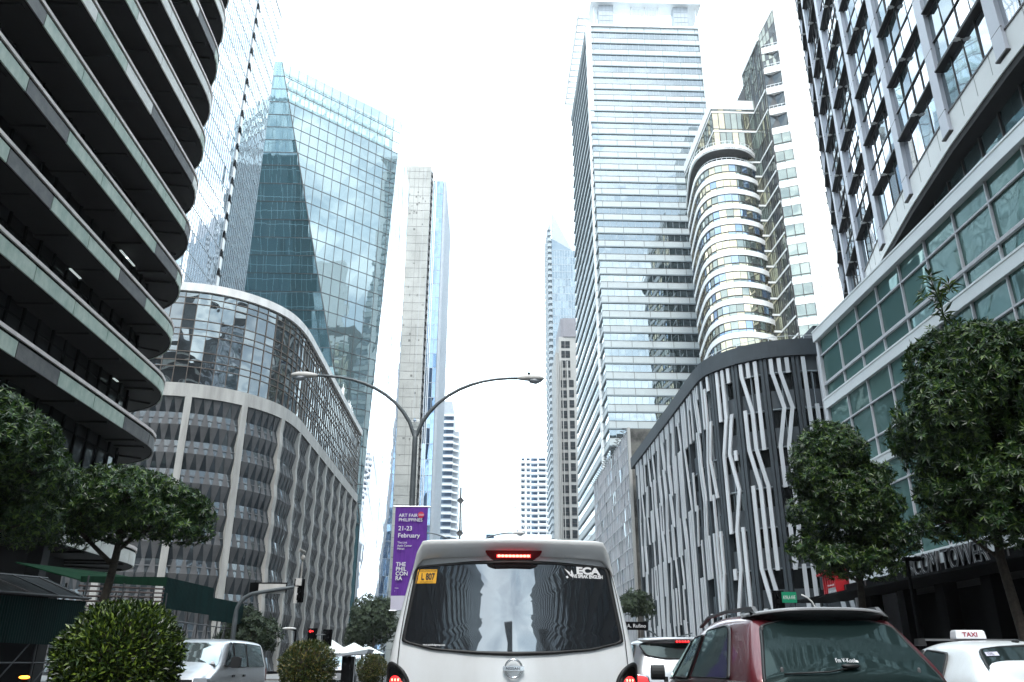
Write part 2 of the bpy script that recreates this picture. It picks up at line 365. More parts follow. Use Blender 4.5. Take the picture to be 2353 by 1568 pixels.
# ================================================================ the setting
def struct(mb, name, mats):
    o = mb.build(name, mats); o['kind'] = 'structure'; return o
g = MB(); g.quad((-1500,-1500,0),(1500,-1500,0),(1500,1500,0),(-1500,1500,0)); struct(g, 'ground', 'pave')
g = MB(); g.quad((-14,-400,.004),(14.5,-400,.004),(14.5,900,.004),(-14,900,.004)); g.quad((-200,58.5,.003),(200,58.5,.003),(200,69,.003),(-200,69,.003)); struct(g, 'road', 'asphalt')
g = MB(); g.box(-21, -14, -200, 57, 0, .14); g.box(-26, -14, 72, 600, 0, .14); g.box(14.5, 21.6, -200, 55, 0, .14); g.box(14.5, 21.5, 71, 600, 0, .14); struct(g, 'sidewalk', 'pave')
g = MB()
for a, b in ((-120, 52), (70, 400)):
    g.box(-3.9, -2.0, a, b, 0, .16); g.box(-3.7, -2.2, a+.2, b-.2, .16, .19, 1)
struct(g, 'median', ['kerb', 'soil'])
g = MB()
for x in (-10.6, -7.3, 1.9, 5.5, 9.3):
    y = -60
    while y < 200:
        if not 52 < y < 74: g.quad((x-.06,y,.008),(x+.06,y,.008),(x+.06,y+3,.008),(x-.06,y+3,.008))
        y += 9
struct(g, 'lane_markings', 'linepaint')

# ================================================================ near left: banded office block with rounded end
def banded_block():
    rnd = random.Random(4)
    root = world('office_building', 'dark office block on the left with long curving balcony bands, rounded end towards the crossing', 'building', (-30, 30, 0))
    arc = [(-27.7+6.7*math.cos(R_(a)), 50+6.7*math.sin(R_(a))) for a in range(0, 91, 6)]
    out = Path([(-21.0, -30), (-21.0, 50)] + arc[1:] + [(-62, 56.7)])
    inn = Path([(-23.05, -30), (-23.05, 50)] + [(-27.7+4.65*math.cos(R_(a)), 50+4.65*math.sin(R_(a))) for a in range(9, 91, 9)] + [(-62, 54.65)])
    solid = offs(out.p, -.05) + [(-62, -30)]
    zs = [6.75, 13.86] + [13.86+3.775*k for k in range(1, 11)]
    uN = 80.3 - 0.0
    for k, z in enumerate(zs):
        b = MB(); b.prism(solid, z+.02, z+.45)
        y = 2.4
        while y < 50: b.box(-30, -21.3, y-.16, y+.16, z-.09, z+.02); y += 3.9
        for a in (8, 40, 72): # ribs round the nose
            c, s_ = math.cos(R_(a)), math.sin(R_(a)); b.seg((-28.2+1*c, 50+1*s_), (-27.7+6.3*c, 50+6.3*s_), z-.09, z+.02, -.16, .16)
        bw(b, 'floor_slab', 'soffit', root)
        p = MB(); p.strip(out.p, z, z+.85, -.12, -.06, 3)
        u = (z*1.7) % 3.9 + 20
        u = 80.4 - 3.9*13
        i = rnd.randrange(4)
        high = z > 30
        while u < out.L-1:
            e = min(u+3.9, out.L)
            r = rnd.random()
            mi = 2 if r < .17 else (1 if (high and r < .85) or (z < 8) else 0)  # lowest parapet: paler panels put in for the light it faces
            p.strip(out.sub(u+.03, e-.03, 1.0), z-.02, z+.72, -.05, .03, mi); u = e
        p.strip(out.sub(20, out.L, 1.2), z+.76, z+.86, -.12, -.02, 3)
        bw(p, 'parapet', ['panel_g', 'panel_w', 'panel_d', 'black'], root)
        q = MB(); q.strip(out.sub(20, out.L, 1.2), z+.86, z+1.04, -.3, .08, 0); bw(q, 'parapet_ledge', 'ledge', root)
        z2 = zs[k+1] if k+1 < len(zs) else z+3.8
        w = MB(); us = [inn.L*j/84 for j in range(85)]
        w.panes([inn.at(u) for u in us], [z+.45, z2+.02], 0, .01, [0], rnd)
        for j, u in enumerate(us):
            w.seg(inn.at(max(0, u-.06)), inn.at(min(inn.L, u+.06)), z+.45, z2, .0, .12, 1)
        w.strip(inn.sub(0, inn.L, 1.3), z+.9, z+1.0, 0, .08, 1); w.strip(inn.sub(0, inn.L, 1.3), z2-.75, z2-.68, 0, .08, 1)
        bw(w, 'window_strip', ['blackglass', 'black'], root)
        if 2 <= k+1 <= 4:
            for j in range(2):
                y = rnd.uniform(24, 48); l = MB(); l.box(-22.75, -22.63, y, y+rnd.uniform(.6, 1.3), z2-.32, z2-.27); bw(l, 'ceiling_lamp', 'ceil_light', root)
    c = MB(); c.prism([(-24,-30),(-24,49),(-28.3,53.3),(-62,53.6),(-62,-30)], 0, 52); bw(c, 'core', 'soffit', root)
    y = -20
    while y < 50: g = MB(); g.box(-22.6, -21.9, y, y+.7, 0, 6.75); bw(g, 'ground_column', 'conc_dd', root); y += 7.8
banded_block()

# ================================================================ left, past the crossing: concrete block with curved mirrored corner
def curved_block():
    rnd = random.Random(7)
    root = world('office_building', 'grey concrete office block with mirrored glass storeys above folded precast walls and a curved corner', 'building', (-37, 135, 0))
    base = smoothp([(-50,100.1),(-44,100.1),(-39.5,100.5),(-36.4,101.4),(-33.2,103.3),(-30.2,106.6),(-28.3,110.6),(-27.55,116),(-27.5,124),(-27.4,150),(-27.3,174)], 3)
    P = Path(base)
    core = offs(base, -1.3) + [(-50, 172)]
    c = MB(); c.prism(core, 0, 48.2); bw(c, 'core', 'conc_dd', root)
    c = MB(); st = P.sub(0, P.L, 1.2)
    c.strip(st, 47.45, 48.6, -1.4, .35); bw(c, 'cornice', 'conc_l', root)
    c = MB(); c.strip(st, 32.8, 34.6, -1.4, .30); c.strip(st, 32.8, 33.0, -1.0, .36, 0); bw(c, 'concrete_band', 'conc', root)
    zs = [34.6]; 
    for h in (2.3, .9, 1.2, 2.3, .9, 1.2, 2.3, .9, .85): zs.append(zs[-1]+h)
    zs[-1] = 47.45
    n = int(P.L/1.62); us = [P.L*i/n for i in range(n+1)]
    w = MB(); w.panes([P.at(u) for u in us], zs, -.05, .012, [0], rnd); bw(w, 'mirrored_glazing', 'g_dark', root)
    w = MB()
    for u in us: w.seg(P.at(max(0, u-.04)), P.at(min(P.L, u+.04)), 34.6, 47.45, -.06, .06)
    for z in zs[1:-1]: w.strip(st, z-.045, z+.045, -.06, .055)
    bw(w, 'mullion_grid', 'mull_b', root)
    # folded precast storeys
    H = 3.6; bay = 7.05; nb = int(P.L/bay); u0 = P.L - nb*bay
    for j in range(9):
        zt = 32.8-H*j; zm = zt-1.95; zb = zt-H
        f = MB()
        for b in range(-1, nb):
            ua = max(0, u0+b*bay); ub = u0+(b+1)*bay
            if ub-ua < 1: continue
            k = 6; 
            for i in range(k):
                a = ua+(ub-ua)*i/k; e = ua+(ub-ua)*(i+1)/k; m_ = (a+e)/2; wd = (e-a)
                # profile offsets: top .30 (ridge) -> mid -.35 (valley) -> bottom .30
                def Q(u, z, d): x, y = P.at(min(max(u, 0), P.L), d); return (x, y, z)
                dt, dm = .14, -.30
                # dark half: glass apex at top, widening to the middle
                f.quad(Q(a, zt, dt), Q(m_-wd*.06, zt, dt), Q(m_-wd*.36, zm, dm), Q(a, zm, dm), 0)
                f.quad(Q(m_+wd*.06, zt, dt), Q(e, zt, dt), Q(e, zm, dm), Q(m_+wd*.36, zm, dm), 0)
                f.quad(Q(m_-wd*.06, zt, dt-.04), Q(m_+wd*.06, zt, dt-.04), Q(m_+wd*.36, zm, dm-.04), Q(m_-wd*.36, zm, dm-.04), 1)
                f.quad(Q(a, zm, dm), Q(m_-wd*.36, zm, dm), Q(m_-wd*.13, zb, dt), Q(a, zb, dt), 0)
                f.quad(Q(m_+wd*.36, zm, dm), Q(e, zm, dm), Q(e, zb, dt), Q(m_+wd*.13, zb, dt), 0)
                jt = rnd.uniform(-.02, .05)
                f.quad(Q(m_-wd*.36, zm, dm-.03), Q(m_+wd*.36, zm, dm-.03), Q(m_+wd*.13, zb, dt-.04+jt*.6), Q(m_-wd*.13, zb, dt-.04), 1)
                for s_ in (-.2,): f.quad(Q(m_-wd*.30, zm-.75, dm+.30), Q(m_+wd*.30, zm-.75, dm+.30), Q(m_+wd*.28, zm-.85, dm+.34), Q(m_-wd*.28, zm-.85, dm+.34), 2)
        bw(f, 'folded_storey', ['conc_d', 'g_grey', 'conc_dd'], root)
    for b in range(nb+1):
        u = u0+b*bay; straight = u > 24
        m_ = MB()
        def Q(du, z, d): x, y = P.at(min(max(u+du, .01), P.L-.01), d); return (x, y, z)
        ring = []
        for j in range(9):
            zt = 32.8-H*j
            ring.append((zt, .42 if straight else .40)); ring.append((zt-1.95, .26 if straight else .40))
        ring.append((.4, .5))
        rr = [[Q(-.40, z, -1.2), Q(.40, z, -1.2), Q(.40, z, d), Q(-.40, z, d)] for z, d in ring]
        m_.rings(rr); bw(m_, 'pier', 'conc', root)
    for x, y, h in ((-27.9, 152, 2.3), (-28.0, 160, 1.6), (-28.2, 163, 2.2), (-28.0, 164.5, 1.4)):
        a = MB(); a.tube([(x, y, 48.2), (x, y, 48.6+h+1)], .06, 6); a.box(x-.25, x+.25, y-.18, y+.18, 48.8+h*.3, 48.8+h); bw(a, 'roof_antenna', 'white', root)
curved_block()

# ================================================================ generic curtain tower helpers
def grid_face(root, A, B, zs, n, glass, mull, rnd, jit=.02, mw=.05, hw=.05, gname='glazing', mname='mullion_grid', dep=.07, hmat=None):
    path = [(A[0]+(B[0]-A[0])*i/n, A[1]+(B[1]-A[1])*i/n) for i in range(n+1)]
    w = MB(); w.panes(path, zs, 0, jit, list(range(len(glass))), rnd); bw(w, gname, glass, root)
    P = Path([A, B]); w = MB()
    if mw:
        for i in range(n+1):
            u = P.L*i/n; w.seg(P.at(max(0, u-mw)), P.at(min(P.L, u+mw)), zs[0], zs[-1], -.03, dep)
    for z in zs: w.seg(A, B, z-hw, z+hw, -.03, dep-.012, 0)
    bw(w, mname, mull, root)

def lattice_tower():
    rnd = random.Random(11)
    root = world('glass_tower', 'very tall silver glass tower on the left with a column of black and white triangles', 'building', (-70, 142, 0))
    c = MB(); c.box(-90, -52.3, 125.3, 159.7, 0, 148.6); bw(c, 'core', 'conc_dd', root)
    H = 4.08; zt = 149.2; zs = [zt-H*k for k in range(36)][::-1]
    grid_face(root, (-52, 125), (-52, 159.8), zs, 32, ['g_latt'], 'mull_g', rnd, jit=.006, mw=.035, hw=.06)
    grid_face(root, (-90, 125), (-52, 125), zs, 24, ['g_teal'], 'mull_w', rnd, jit=.05, mw=.03, hw=.09)
    grid_face(root, (-52, 160), (-90, 160), [z for z in zs if z < 134], 20, ['g_dkteal'], 'mull_w', rnd, jit=.01, mw=.05, hw=.08)  # unseen north wall: dark glass added for the folded facet next door to mirror
    grid_face(root, (-52, 160), (-90, 160), [z for z in zs if z > 129], 20, ['g_latt'], 'mull_w', rnd, jit=.01, mw=.05, hw=.06)  # silver glass added above the dark, so the facet's top mirrors pale
    for k in range(34):
        z = zt-H*k-1.2
        p = MB(); p.box(-51.95, -51.80, 143.0, 144.0, z-H+1.55, z-.0-.02, 0)
        p.prism([(0, 0)]*3, 0, 0) if False else None
        p.hull8([(-51.93, 142.9, z), (-51.93, 144.3, z), (-51.72, 144.3, z), (-51.72, 142.9, z)], [(-51.93, 142.9, z+1.5), (-51.93, 143.0, z+1.5), (-51.72, 143.0, z+1.5), (-51.72, 142.9, z+1.5)], 1)
        bw(p, 'notch_panel', ['white', 'black'], root)
    r = MB(); r.box(-90, -51.9, 125, 160.2, 149.2, 150.0); bw(r, 'roof_edge', 'mull_w', root)
lattice_tower()

def faceted_tower():
    rnd = random.Random(12)
    root = world('glass_tower', 'teal faceted glass tower with a sloping crown and a folded dark corner', 'building', (-45, 215, 0))
    A = Vector((-57.1, 181.2, 0)); D = Vector((29.9, 25.5, 0)); ZT = 153.6
    def eL(z): return (ZT-z)*.00738            # parameter of the slanted left edge
    def eR(z): return 1.0-.113*min(1, (ZT-z)/110)
    lv = [153.6, 149.4, 145.7, 142.0, 138.4, 134.9, 131.3, 127.8, 124.2, 119.2, 114.3, 109.4]
    while lv[-1] > 36: lv.append(lv[-1]-4.75)
    nrm = Vector((D.y, -D.x, 0)).normalized()
    def PT(t, z, d=0): p = A + D*t + nrm*d; return (p.x, p.y, z)
    crown = MB(); body = MB(); ml = MB(); N_ = 15
    for k in range(len(lv)-1):
        z1, z0 = lv[k], lv[k+1]
        tgt = crown if k < 3 else body
        cuts = [i/N_ for i in range(N_+1)]
        for i in range(N_):
            a, b = cuts[i], cuts[i+1]
            aT, bT = max(a, eL(z1)), min(b, eR(z1)); aB, bB = max(a, eL(z0)), min(b, eR(z0))
            if aT >= bT and aB >= bB: continue
            aT = min(aT, bT); aB = min(aB, bB)
            if bT < aT: bT = aT
            if bB < aB: bB = aB
            j = [rnd.uniform(-.008, .008) for _ in range(4)]
            tgt.quad(PT(aB, z0, j[0]), PT(bB, z0, j[1]), PT(bT, z1, j[2]), PT(aT, z1, j[3]), 0)
        ml.strip([PT(eL(z0), 0)[:2], PT(eR(z0), 0)[:2]], z0-.07, z0+.07, -.05, .09) if eL(z0) < eR(z0) else None
    for i in range(1, N_):
        t = i/N_
        zlo = max(33, ZT-t/.00738)
        if t > .887: zlo = max(zlo, ZT-(1-t)/.113*110)
        if zlo < ZT-1: ml.strip([PT(t-.0012, 0)[:2], PT(t+.0012, 0)[:2]], zlo, ZT, -.05, .08)
    bw(crown, 'crown_glazing', 'g_crown', root); bw(body, 'front_glazing', ['g_teal'], root); bw(ml, 'mullion_grid', 'mull', root)
    # steel behind the crown
    f = MB()
    for z in (152.8, 148.8, 144.8):
        f.strip([PT(.05, 0)[:2], PT(.98, 0)[:2]], z-.35, z+.35, -3.2, -2.6); f.strip([PT(.05, 0)[:2], PT(.98, 0)[:2]], z-.2, z+.2, -9.2, -8.8)
    for i in range(14):
        t = .06+.9*i/13; f.tube([PT(t, 141, -2.9), PT(t, 153.4, -2.9)], .35, 6)
        if i % 3 == 1: f.tube([PT(t, 142, -2.6), PT(min(.97, t+.13), 151, -2.6)], .25, 6)
        if i % 2: f.tube([PT(t, 152.8, -2.9), PT(t, 152.8, -9)], .2, 6)
    bw(f, 'crown_frame', 'white', root)
    # left folded facet, level lines run along x
    lf = MB(); lm = MB()
    def LE(z, dx=0): p = A + D*min(eL(z), .887); return (p.x-dx, p.y, z)
    for k in range(len(lv)-1):
        z1, z0 = lv[k], lv[k+1]; a1, a0 = LE(z1), LE(z0)
        xl1, xl0 = -59.0-(ZT-z1)*.16, -59.0-(ZT-z0)*.16
        n = 12
        for i in range(n):
            def X(xl, xr, i): return xl+(xr-xl)*i/n
            j = rnd.uniform(-.03, .03)
            lf.quad((X(xl0, a0[0], i), a0[1]+j, z0), (X(xl0, a0[0], i+1), a0[1]-j, z0), (X(xl1, a1[0], i+1), a1[1]-j, z1), (X(xl1, a1[0], i), a1[1]+j, z1), 0)
        lm.box(xl0, a0[0], a0[1]-.12, a0[1]-.0, z0-.06, z0+.06)
    lm.tube([LE(z) for z in lv], .13, 6)
    bw(lf, 'folded_facet', ['g_teal2'], root); bw(lm, 'facet_mullions', 'mull', root)
    # street side, pale
    q = MB(); P2 = PT(1, ZT); Q2 = PT(.887, 36)
    farT = (-27.3, 238.5, 150.5); farB = (-29.8, 268, 0)
    n, mz = 10, 26
    def S_(u, v):
        z = ZT*(1-v); r = PT(eR(z), z); f_ = (farT[0]+(farB[0]-farT[0])*v, farT[1]+(farB[1]-farT[1])*v, farT[2]*(1-v))
        return (r[0]+(f_[0]-r[0])*u, r[1]+(f_[1]-r[1])*u, r[2]+(f_[2]-r[2])*u)
    for i in range(n):
        for k in range(mz): q.quad(S_(i/n, (k+1)/mz), S_((i+1)/n, (k+1)/mz), S_((i+1)/n, k/mz), S_(i/n, k/mz))
    bw(q, 'street_glazing', 'g_latt', root)
    q = MB()
    for k in range(0, mz+4, 2): q.tube([S_(i/n, min(1, max(0, (k-4+i*.5)/mz))) for i in range(n+1)], .06, 5)
    for i in (0, 5, 10): q.tube([S_(i/n, k/mz) for k in range(mz+1)], .07, 5)
    bw(q, 'street_mullions', 'mull_g', root)
    # tail below the point and closing walls
    b = MB(); b.hull8([(-78, 206.5, 0), PT(.887, 0, -.4), (-30.2, 262, 0), (-80, 262, 0)], [(-78, 206.5, 34), PT(.887, 34, -.4), (-30.2, 262, 34), (-80, 262, 34)]); bw(b, 'base', 'g_teal2', root)
    b = MB(); b.hull8([(-76, 206, 34), (-33, 206, 34), (-31, 258, 34), (-76, 258, 34)], [(-60.5, 184, 140), PT(.97, 140, -3), (-29, 238, 140), (-60, 238, 140)]); bw(b, 'core', 'conc_dd', root)
faceted_tower()

def concrete_tower():
    rnd = random.Random(13)
    root = world('concrete_tower', 'bare concrete tower with a strip of blue glass on its right side', 'building', (-28, 320, 0))
    c = MB(); c.box(-38, -25.3, 300, 345, 0, 200); bw(c, 'concrete_core', 'rawc', root)
    l = MB(); z = 6
    while z < 198: l.box(-38.02, -25.28, 299.95, 300.0, z, z+.14); z += rnd.choice((3.4, 3.6, 4.2))
    for x in (-36.3, -34.4, -32.2, -30.4, -28.6, -26.8):
        z = 0
        while z < 196:
            h = rnd.uniform(8, 30)
            if rnd.random() < .6: l.box(x-.05, x+.05, 299.96, 300.0, z, min(199, z+h))
            z += h
    for _ in range(60):
        x = rnd.uniform(-37, -26.5); z = rnd.uniform(10, 188) if rnd.random() < .7 else rnd.uniform(176, 186); l.box(x, x+rnd.uniform(.25, .9), 299.9, 300.0, z, z+rnd.uniform(.3, 1.1))
    bw(l, 'pour_lines', 'rawline', root)
    z = 2
    while z < 196: bw(bx(-25.25, -24.55, 300.6, 303, z, z+1.6), 'side_balcony', 'mull', root); z += 3.4
    grid_face(root, (-24.5, 303), (-20.1, 303), frange(0, 194.5, 6.0), 3, ['g_blue'], 'mull_g', rnd, jit=.06, mw=.08, hw=.10)
    v = MB()
    for x in (-24.4, -23.6, -23.0): v.box(x-.12, x+.12, 302.2, 303, 0, 194, 0)
    bw(v, 'vertical_fins', 'alu_w', root)
    d = MB(); d.box(-25.3, -20.05, 303.2, 345, 0, 194.2); bw(d, 'inner_wall', 'conc_d', root)
    r = MB(); r.box(-20.0, -19.2, 303.1, 352, 0, 194.6)
    y = 303.4
    while y < 351.5: r.box(-19.2, -18.9, y, y+.45, 0, 194.8); y += 1.15
    bw(r, 'ribbed_side_wall', 'ribs', root)
    t = world('suspended_cradle', 'small window cleaning cradle hanging on the bare concrete tower', 'cradle', (-26.6, 299.0, 86))
    b = MB()
    for z in (0, 1.1): 
        for x0, x1, y0, y1 in ((-1.2, 1.2, -.5, -.42), (-1.2, 1.2, .3, .38), (-1.2, -1.12, -.5, .38), (1.12, 1.2, -.5, .38)): b.box(x0, x1, y0, y1, z, z+.1)
    for x in (-1.2, -.4, .4, 1.12): b.box(x, x+.08, -.5, -.42, 0, 1.1)
    b.box(-1.2, 1.2, -.5, .38, 0, .05); b.build('basket', 'white', t)
    b = MB(); b.ball((-.5, -.1, .95), .5, .35, .7, 8, 6); b.build('tarpaulin', 'g_blue', t)
    b = MB(); b.tube([(-1.1, 0, 1), (-1.1, .5, 112)], .04, 4); b.tube([(1.1, 0, 1), (1.1, .5, 112)], .04, 4); b.build('cable', 'steel', t)
concrete_tower()

def stepped_tower():
    rnd = random.Random(14)
    root = world('stepped_tower', 'small grey stepped tower with sloping floor bands beyond the bare concrete tower', 'building', (-19, 432, 0))
    a = MB(); a.box(-24.3, -17.5, 421, 445, 0, 128, 0); a.box(-17.6, -14.7, 424, 445, 0, 117, 0); a.box(-24, -18.4, 421.5, 440, 128, 133, 0); bw(a, 'wall', 'ribs', root)
    z = 4
    while z < 126:
        bw(bx(-24.2, -17.6, 420.9, 421.2, z, z+1.9), 'window_band', 'g_blue', root); b = MB(); b.box(-24.6, -17.3, 420.2, 421.3, z+1.9, z+2.9)
        b.hull8([(-17.4, 420.4, z+1.7), (-14.4, 424, z+1.7), (-14.4, 445, z+1.7), (-17.4, 445, z+1.7)], [(-17.4, 420.4, z+2.6), (-14.4, 424, z+2.6), (-14.4, 445, z+2.6), (-17.4, 445, z+2.6)]) if z < 114 else None
        bw(b, 'floor_band', 'alu_w', root); z += 3.7
stepped_tower()

# ================================================================ far right group
def balcony_tower():
    root = world('apartment_tower', 'far white apartment tower with stacked balconies beside the slim blade topped tower', 'building', (27, 462, 0))
    a = MB(); a.box(19.4, 35.4, 452, 475, 0, 108.6); a.box(22, 33, 453, 470, 108.6, 111); bw(a, 'wall', 'white', root)
    B_, W_ = [], []; z = 106.8-3.15*33
    while z < 107:
        for x0, x1 in ((19.4, 21.7), (22.6, 24.6), (29.2, 33.5)): B_.insert(0, bx(x0-.1, x1, 450.6, 452, z, z+1.15))
        for x0, x1 in ((19.7, 21.4), (22.7, 24.4), (25.2, 28.6), (29.5, 33.2), (33.8, 35.2)): W_.insert(0, bx(x0, x1, 451.85, 451.99, z+1.2, z+2.7))
        bw(bx(24.7, 29.0, 451.5, 452, z+.1, z+.9), 'ledge', 'white_s', root); z += 3.15
    many(root, 'balcony', 'white_s', B_); many(root, 'window', 'g_blue', W_)
    bw(bx(21.8, 22.3, 451, 452, 0, 108), 'vertical_rib', 'white_s', root)
balcony_tower()
def blade_tower():
    rnd = random.Random(16)
    root = world('blade_tower', 'slim pale glass tower with a pointed blade on top', 'building', (36, 372, 0))
    zs = frange(0, 193, 3.9)
    grid_face(root, (30.8, 361), (42.5, 361), zs, 9, ['g_pale'], 'mull_g', rnd, jit=.05, mw=.10, hw=.13)
    a = MB(); a.hull8([(30.8, 361.2, 0), (42.5, 361.2, 0), (42.5, 382, 0), (30.8, 382, 0)], [(30.8, 361.2, 199.5), (42.5, 361.2, 192), (42.5, 382, 192), (30.8, 382, 199.5)]); bw(a, 'core', 'conc_d', root)
    a = MB(); a.hull8([(30.9, 361.0, 193), (42.4, 361.0, 190.5), (42.4, 361.15, 190.5), (30.9, 361.15, 193)], [(30.9, 361.0, 199.6), (42.4, 361.0, 192.2), (42.4, 361.15, 192.2), (30.9, 361.15, 199.6)]); bw(a, 'top_glazing', 'g_pale', root)
    b = MB(); z = 3
    while z < 206: b.box(28.9, 30.75, 360.8, 384, z, z+1.5); z += 3.1
    b.box(29.6, 30.7, 362, 383.5, 0, 208, 0); bw(b, 'side_balconies', 'mull_g', root)
    s_ = MB(); s_.hull8([(31.2, 362, 198), (42, 362, 192), (42, 362.5, 192), (31.2, 362.5, 198)], [(31.0, 362, 215.5), (32.0, 362, 214), (32.0, 362.5, 214), (31.0, 362.5, 215.5)]); bw(s_, 'blade', 'ribs', root)
blade_tower()
def beige_tower():
    root = world('beige_tower', 'beige stone tower with a mauve cap in front of the blade topped tower', 'building', (32, 312, 0))
    a = MB(); a.box(28.0, 40, 301, 325, 0, 122.5); a.box(26.8, 28.2, 303, 322, 0, 116.5); a.box(31.0, 40, 300.4, 322, 0, 104); bw(a, 'wall', 'beige', root)
    c = MB(); c.prism([(28.8, 301.4), (30, 300.6), (40, 300.6), (40, 322), (28.8, 322)], 122.5, 130.5); bw(c, 'cap', 'mauve', root)
    z = 3; W_ = []
    while z < 119:
        for x0, x1 in ((28.9, 30.3), (30.5, 32.3)) if z > 103 else ((28.4, 29.0), (29.2, 30.7), (31.6, 33.4)):
            w = MB(); w.box(x0, x1, 300.85 if x0 < 31 else 300.2, 300.99 if x0 < 31 else 300.39, z, z+2.9, 0)
            w.box(x0, x1, 300.75 if x0 < 31 else 300.1, 300.845 if x0 < 31 else 300.195, z+1.0, z+1.2, 1); W_.insert(0, w)
        z += 4.1
    many(root, 'window', ['g_grey', 'mull'], W_)
    p = MB()
    for x in (26.9, 27.6, 28.2, 29.1, 30.9, 31.2): p.box(x-.13, x+.13, 300.0, 301.1, 0, 112)
    bw(p, 'vertical_ribs', 'beige', root)
beige_tower()

# ================================================================ white banded tower
def white_tower():
    rnd = random.Random(17)
    root = world('office_tower', 'white banded office tower with an open frame crown, tallest on the right', 'building', (43, 207, 0))
    H = 4.0; ztop = 172.0
    c = MB(); c.box(29.5, 57, 187, 226, 0, 171); bw(c, 'core', 'conc_d', root)
    k = 0
    while True:
        z1 = ztop-H*k; z0 = z1-H
        if z0 < 4: break
        yf = 185.0-max(0, 148-z0)*.095 if z0 > 40 else 185-10.3
        yb = 229+max(0, 148-z0)*.11
        x0, x1 = 27.15, 59.2
        path = [(x0, yb), (x0, yf), (x1, yf)]
        b = MB(); b.strip(path, z1-1.75, z1-.0, -.6, .0, 0)
        b.strip(path, z1-2.0, z1-1.68, -.6, .20, 3)
        b.strip(path, z1-.10, z1, -.3, .05, 2)
        for i in range(7): x = x0+1.6+i*4.9; b.box(x-.04, x+.04, yf-.06, yf+.02, z1-1.75, z1, 2)
        i = yf+1.0
        bw(b, 'spandrel_band', ['spandrel', 'mull_g', 'mull', 'lip'], root)
        w = MB()
        n = 20; w.panes([(x0+(x1-x0)*i/n, yf) for i in range(n+1)], [z0, z1-2.0], -.08, .004, [0], rnd)
        m2 = 26; w.panes([(x0, yb+(yf-yb)*i/m2) for i in range(m2+1)], [z0, z1-2.0], -.10, .004, [0], rnd)
        for i in range(1, n): x = x0+(x1-x0)*i/n; w.box(x-.035, x+.035, yf+.03, yf+.1, z0, z1-2.0, 1)
        bw(w, 'window_band', ['g_sky', 'mull_g'], root)
        k += 1
    for x in (26.75, 59.1):
        p = MB(); p.box(x, x+1.25, 184.2, 186.4, 0, 172.6)
        z = 2
        while z < 172: p.box(x-.02, x+1.27, 184.18, 186.42, z, z+.05, 1); z += 2
        bw(p, 'corner_pillar', ['white_s', 'mull_g'], root)
    p = MB(); p.box(26.6, 60.4, 184.5, 229, 172, 172.5); bw(p, 'roof_slab', 'alu_w', root)
    f = MB(); f.box(28.2, 60.4, 183.4, 188.4, 179.9, 180.7); f.box(28.2, 31.0, 188.4, 222, 180.0, 180.6); f.box(57.6, 60.4, 188.4, 222, 180.0, 180.6); f.box(28.2, 60.4, 222, 226, 179.9, 180.7)
    bw(f, 'crown_beam', 'alu_w', root)
    for x0, x1 in ((30.6, 34.8), (52.4, 56.6)):
        f = MB(); f.box(x0, x1, 184.9, 188.0, 172.5, 179.9, 0)
        for i in range(5): f.box(x0+i*(x1-x0)/4-.06, x0+i*(x1-x0)/4+.06, 184.8, 184.9, 172.5, 179.9, 1)
        for z in (174.3, 176.1, 177.9): f.box(x0, x1, 184.82, 184.9, z, z+.08, 1)
        bw(f, 'crown_block', ['ribs', 'mull_g'], root)
    f = MB()
    for x in (29.2, 40.1, 44.0, 48.0, 58.9): f.tube([(x, 185.5, 172.5), (x+.1, 185.5, 179.9)], .16, 6)
    for i in range(10): f.tube([(40.2+i*.85, 185.2, 179.4), (40.4+i*.85, 189, 178.6)], .10, 5)
    f.tube([(40, 187.5, 178.9), (48.2, 187.5, 178.9)], .12, 5)
    bw(f, 'crown_posts', 'alu_w', root)
    f = MB(); f.box(24.6, 25.0, 186, 227, 177.0, 177.9); 
    y = 187
    while y < 227: f.box(25.0, 28.2, y, y+.9, 177.1, 177.8); y += 2.8
    bw(f, 'side_trellis', 'alu_w', root)
white_tower()

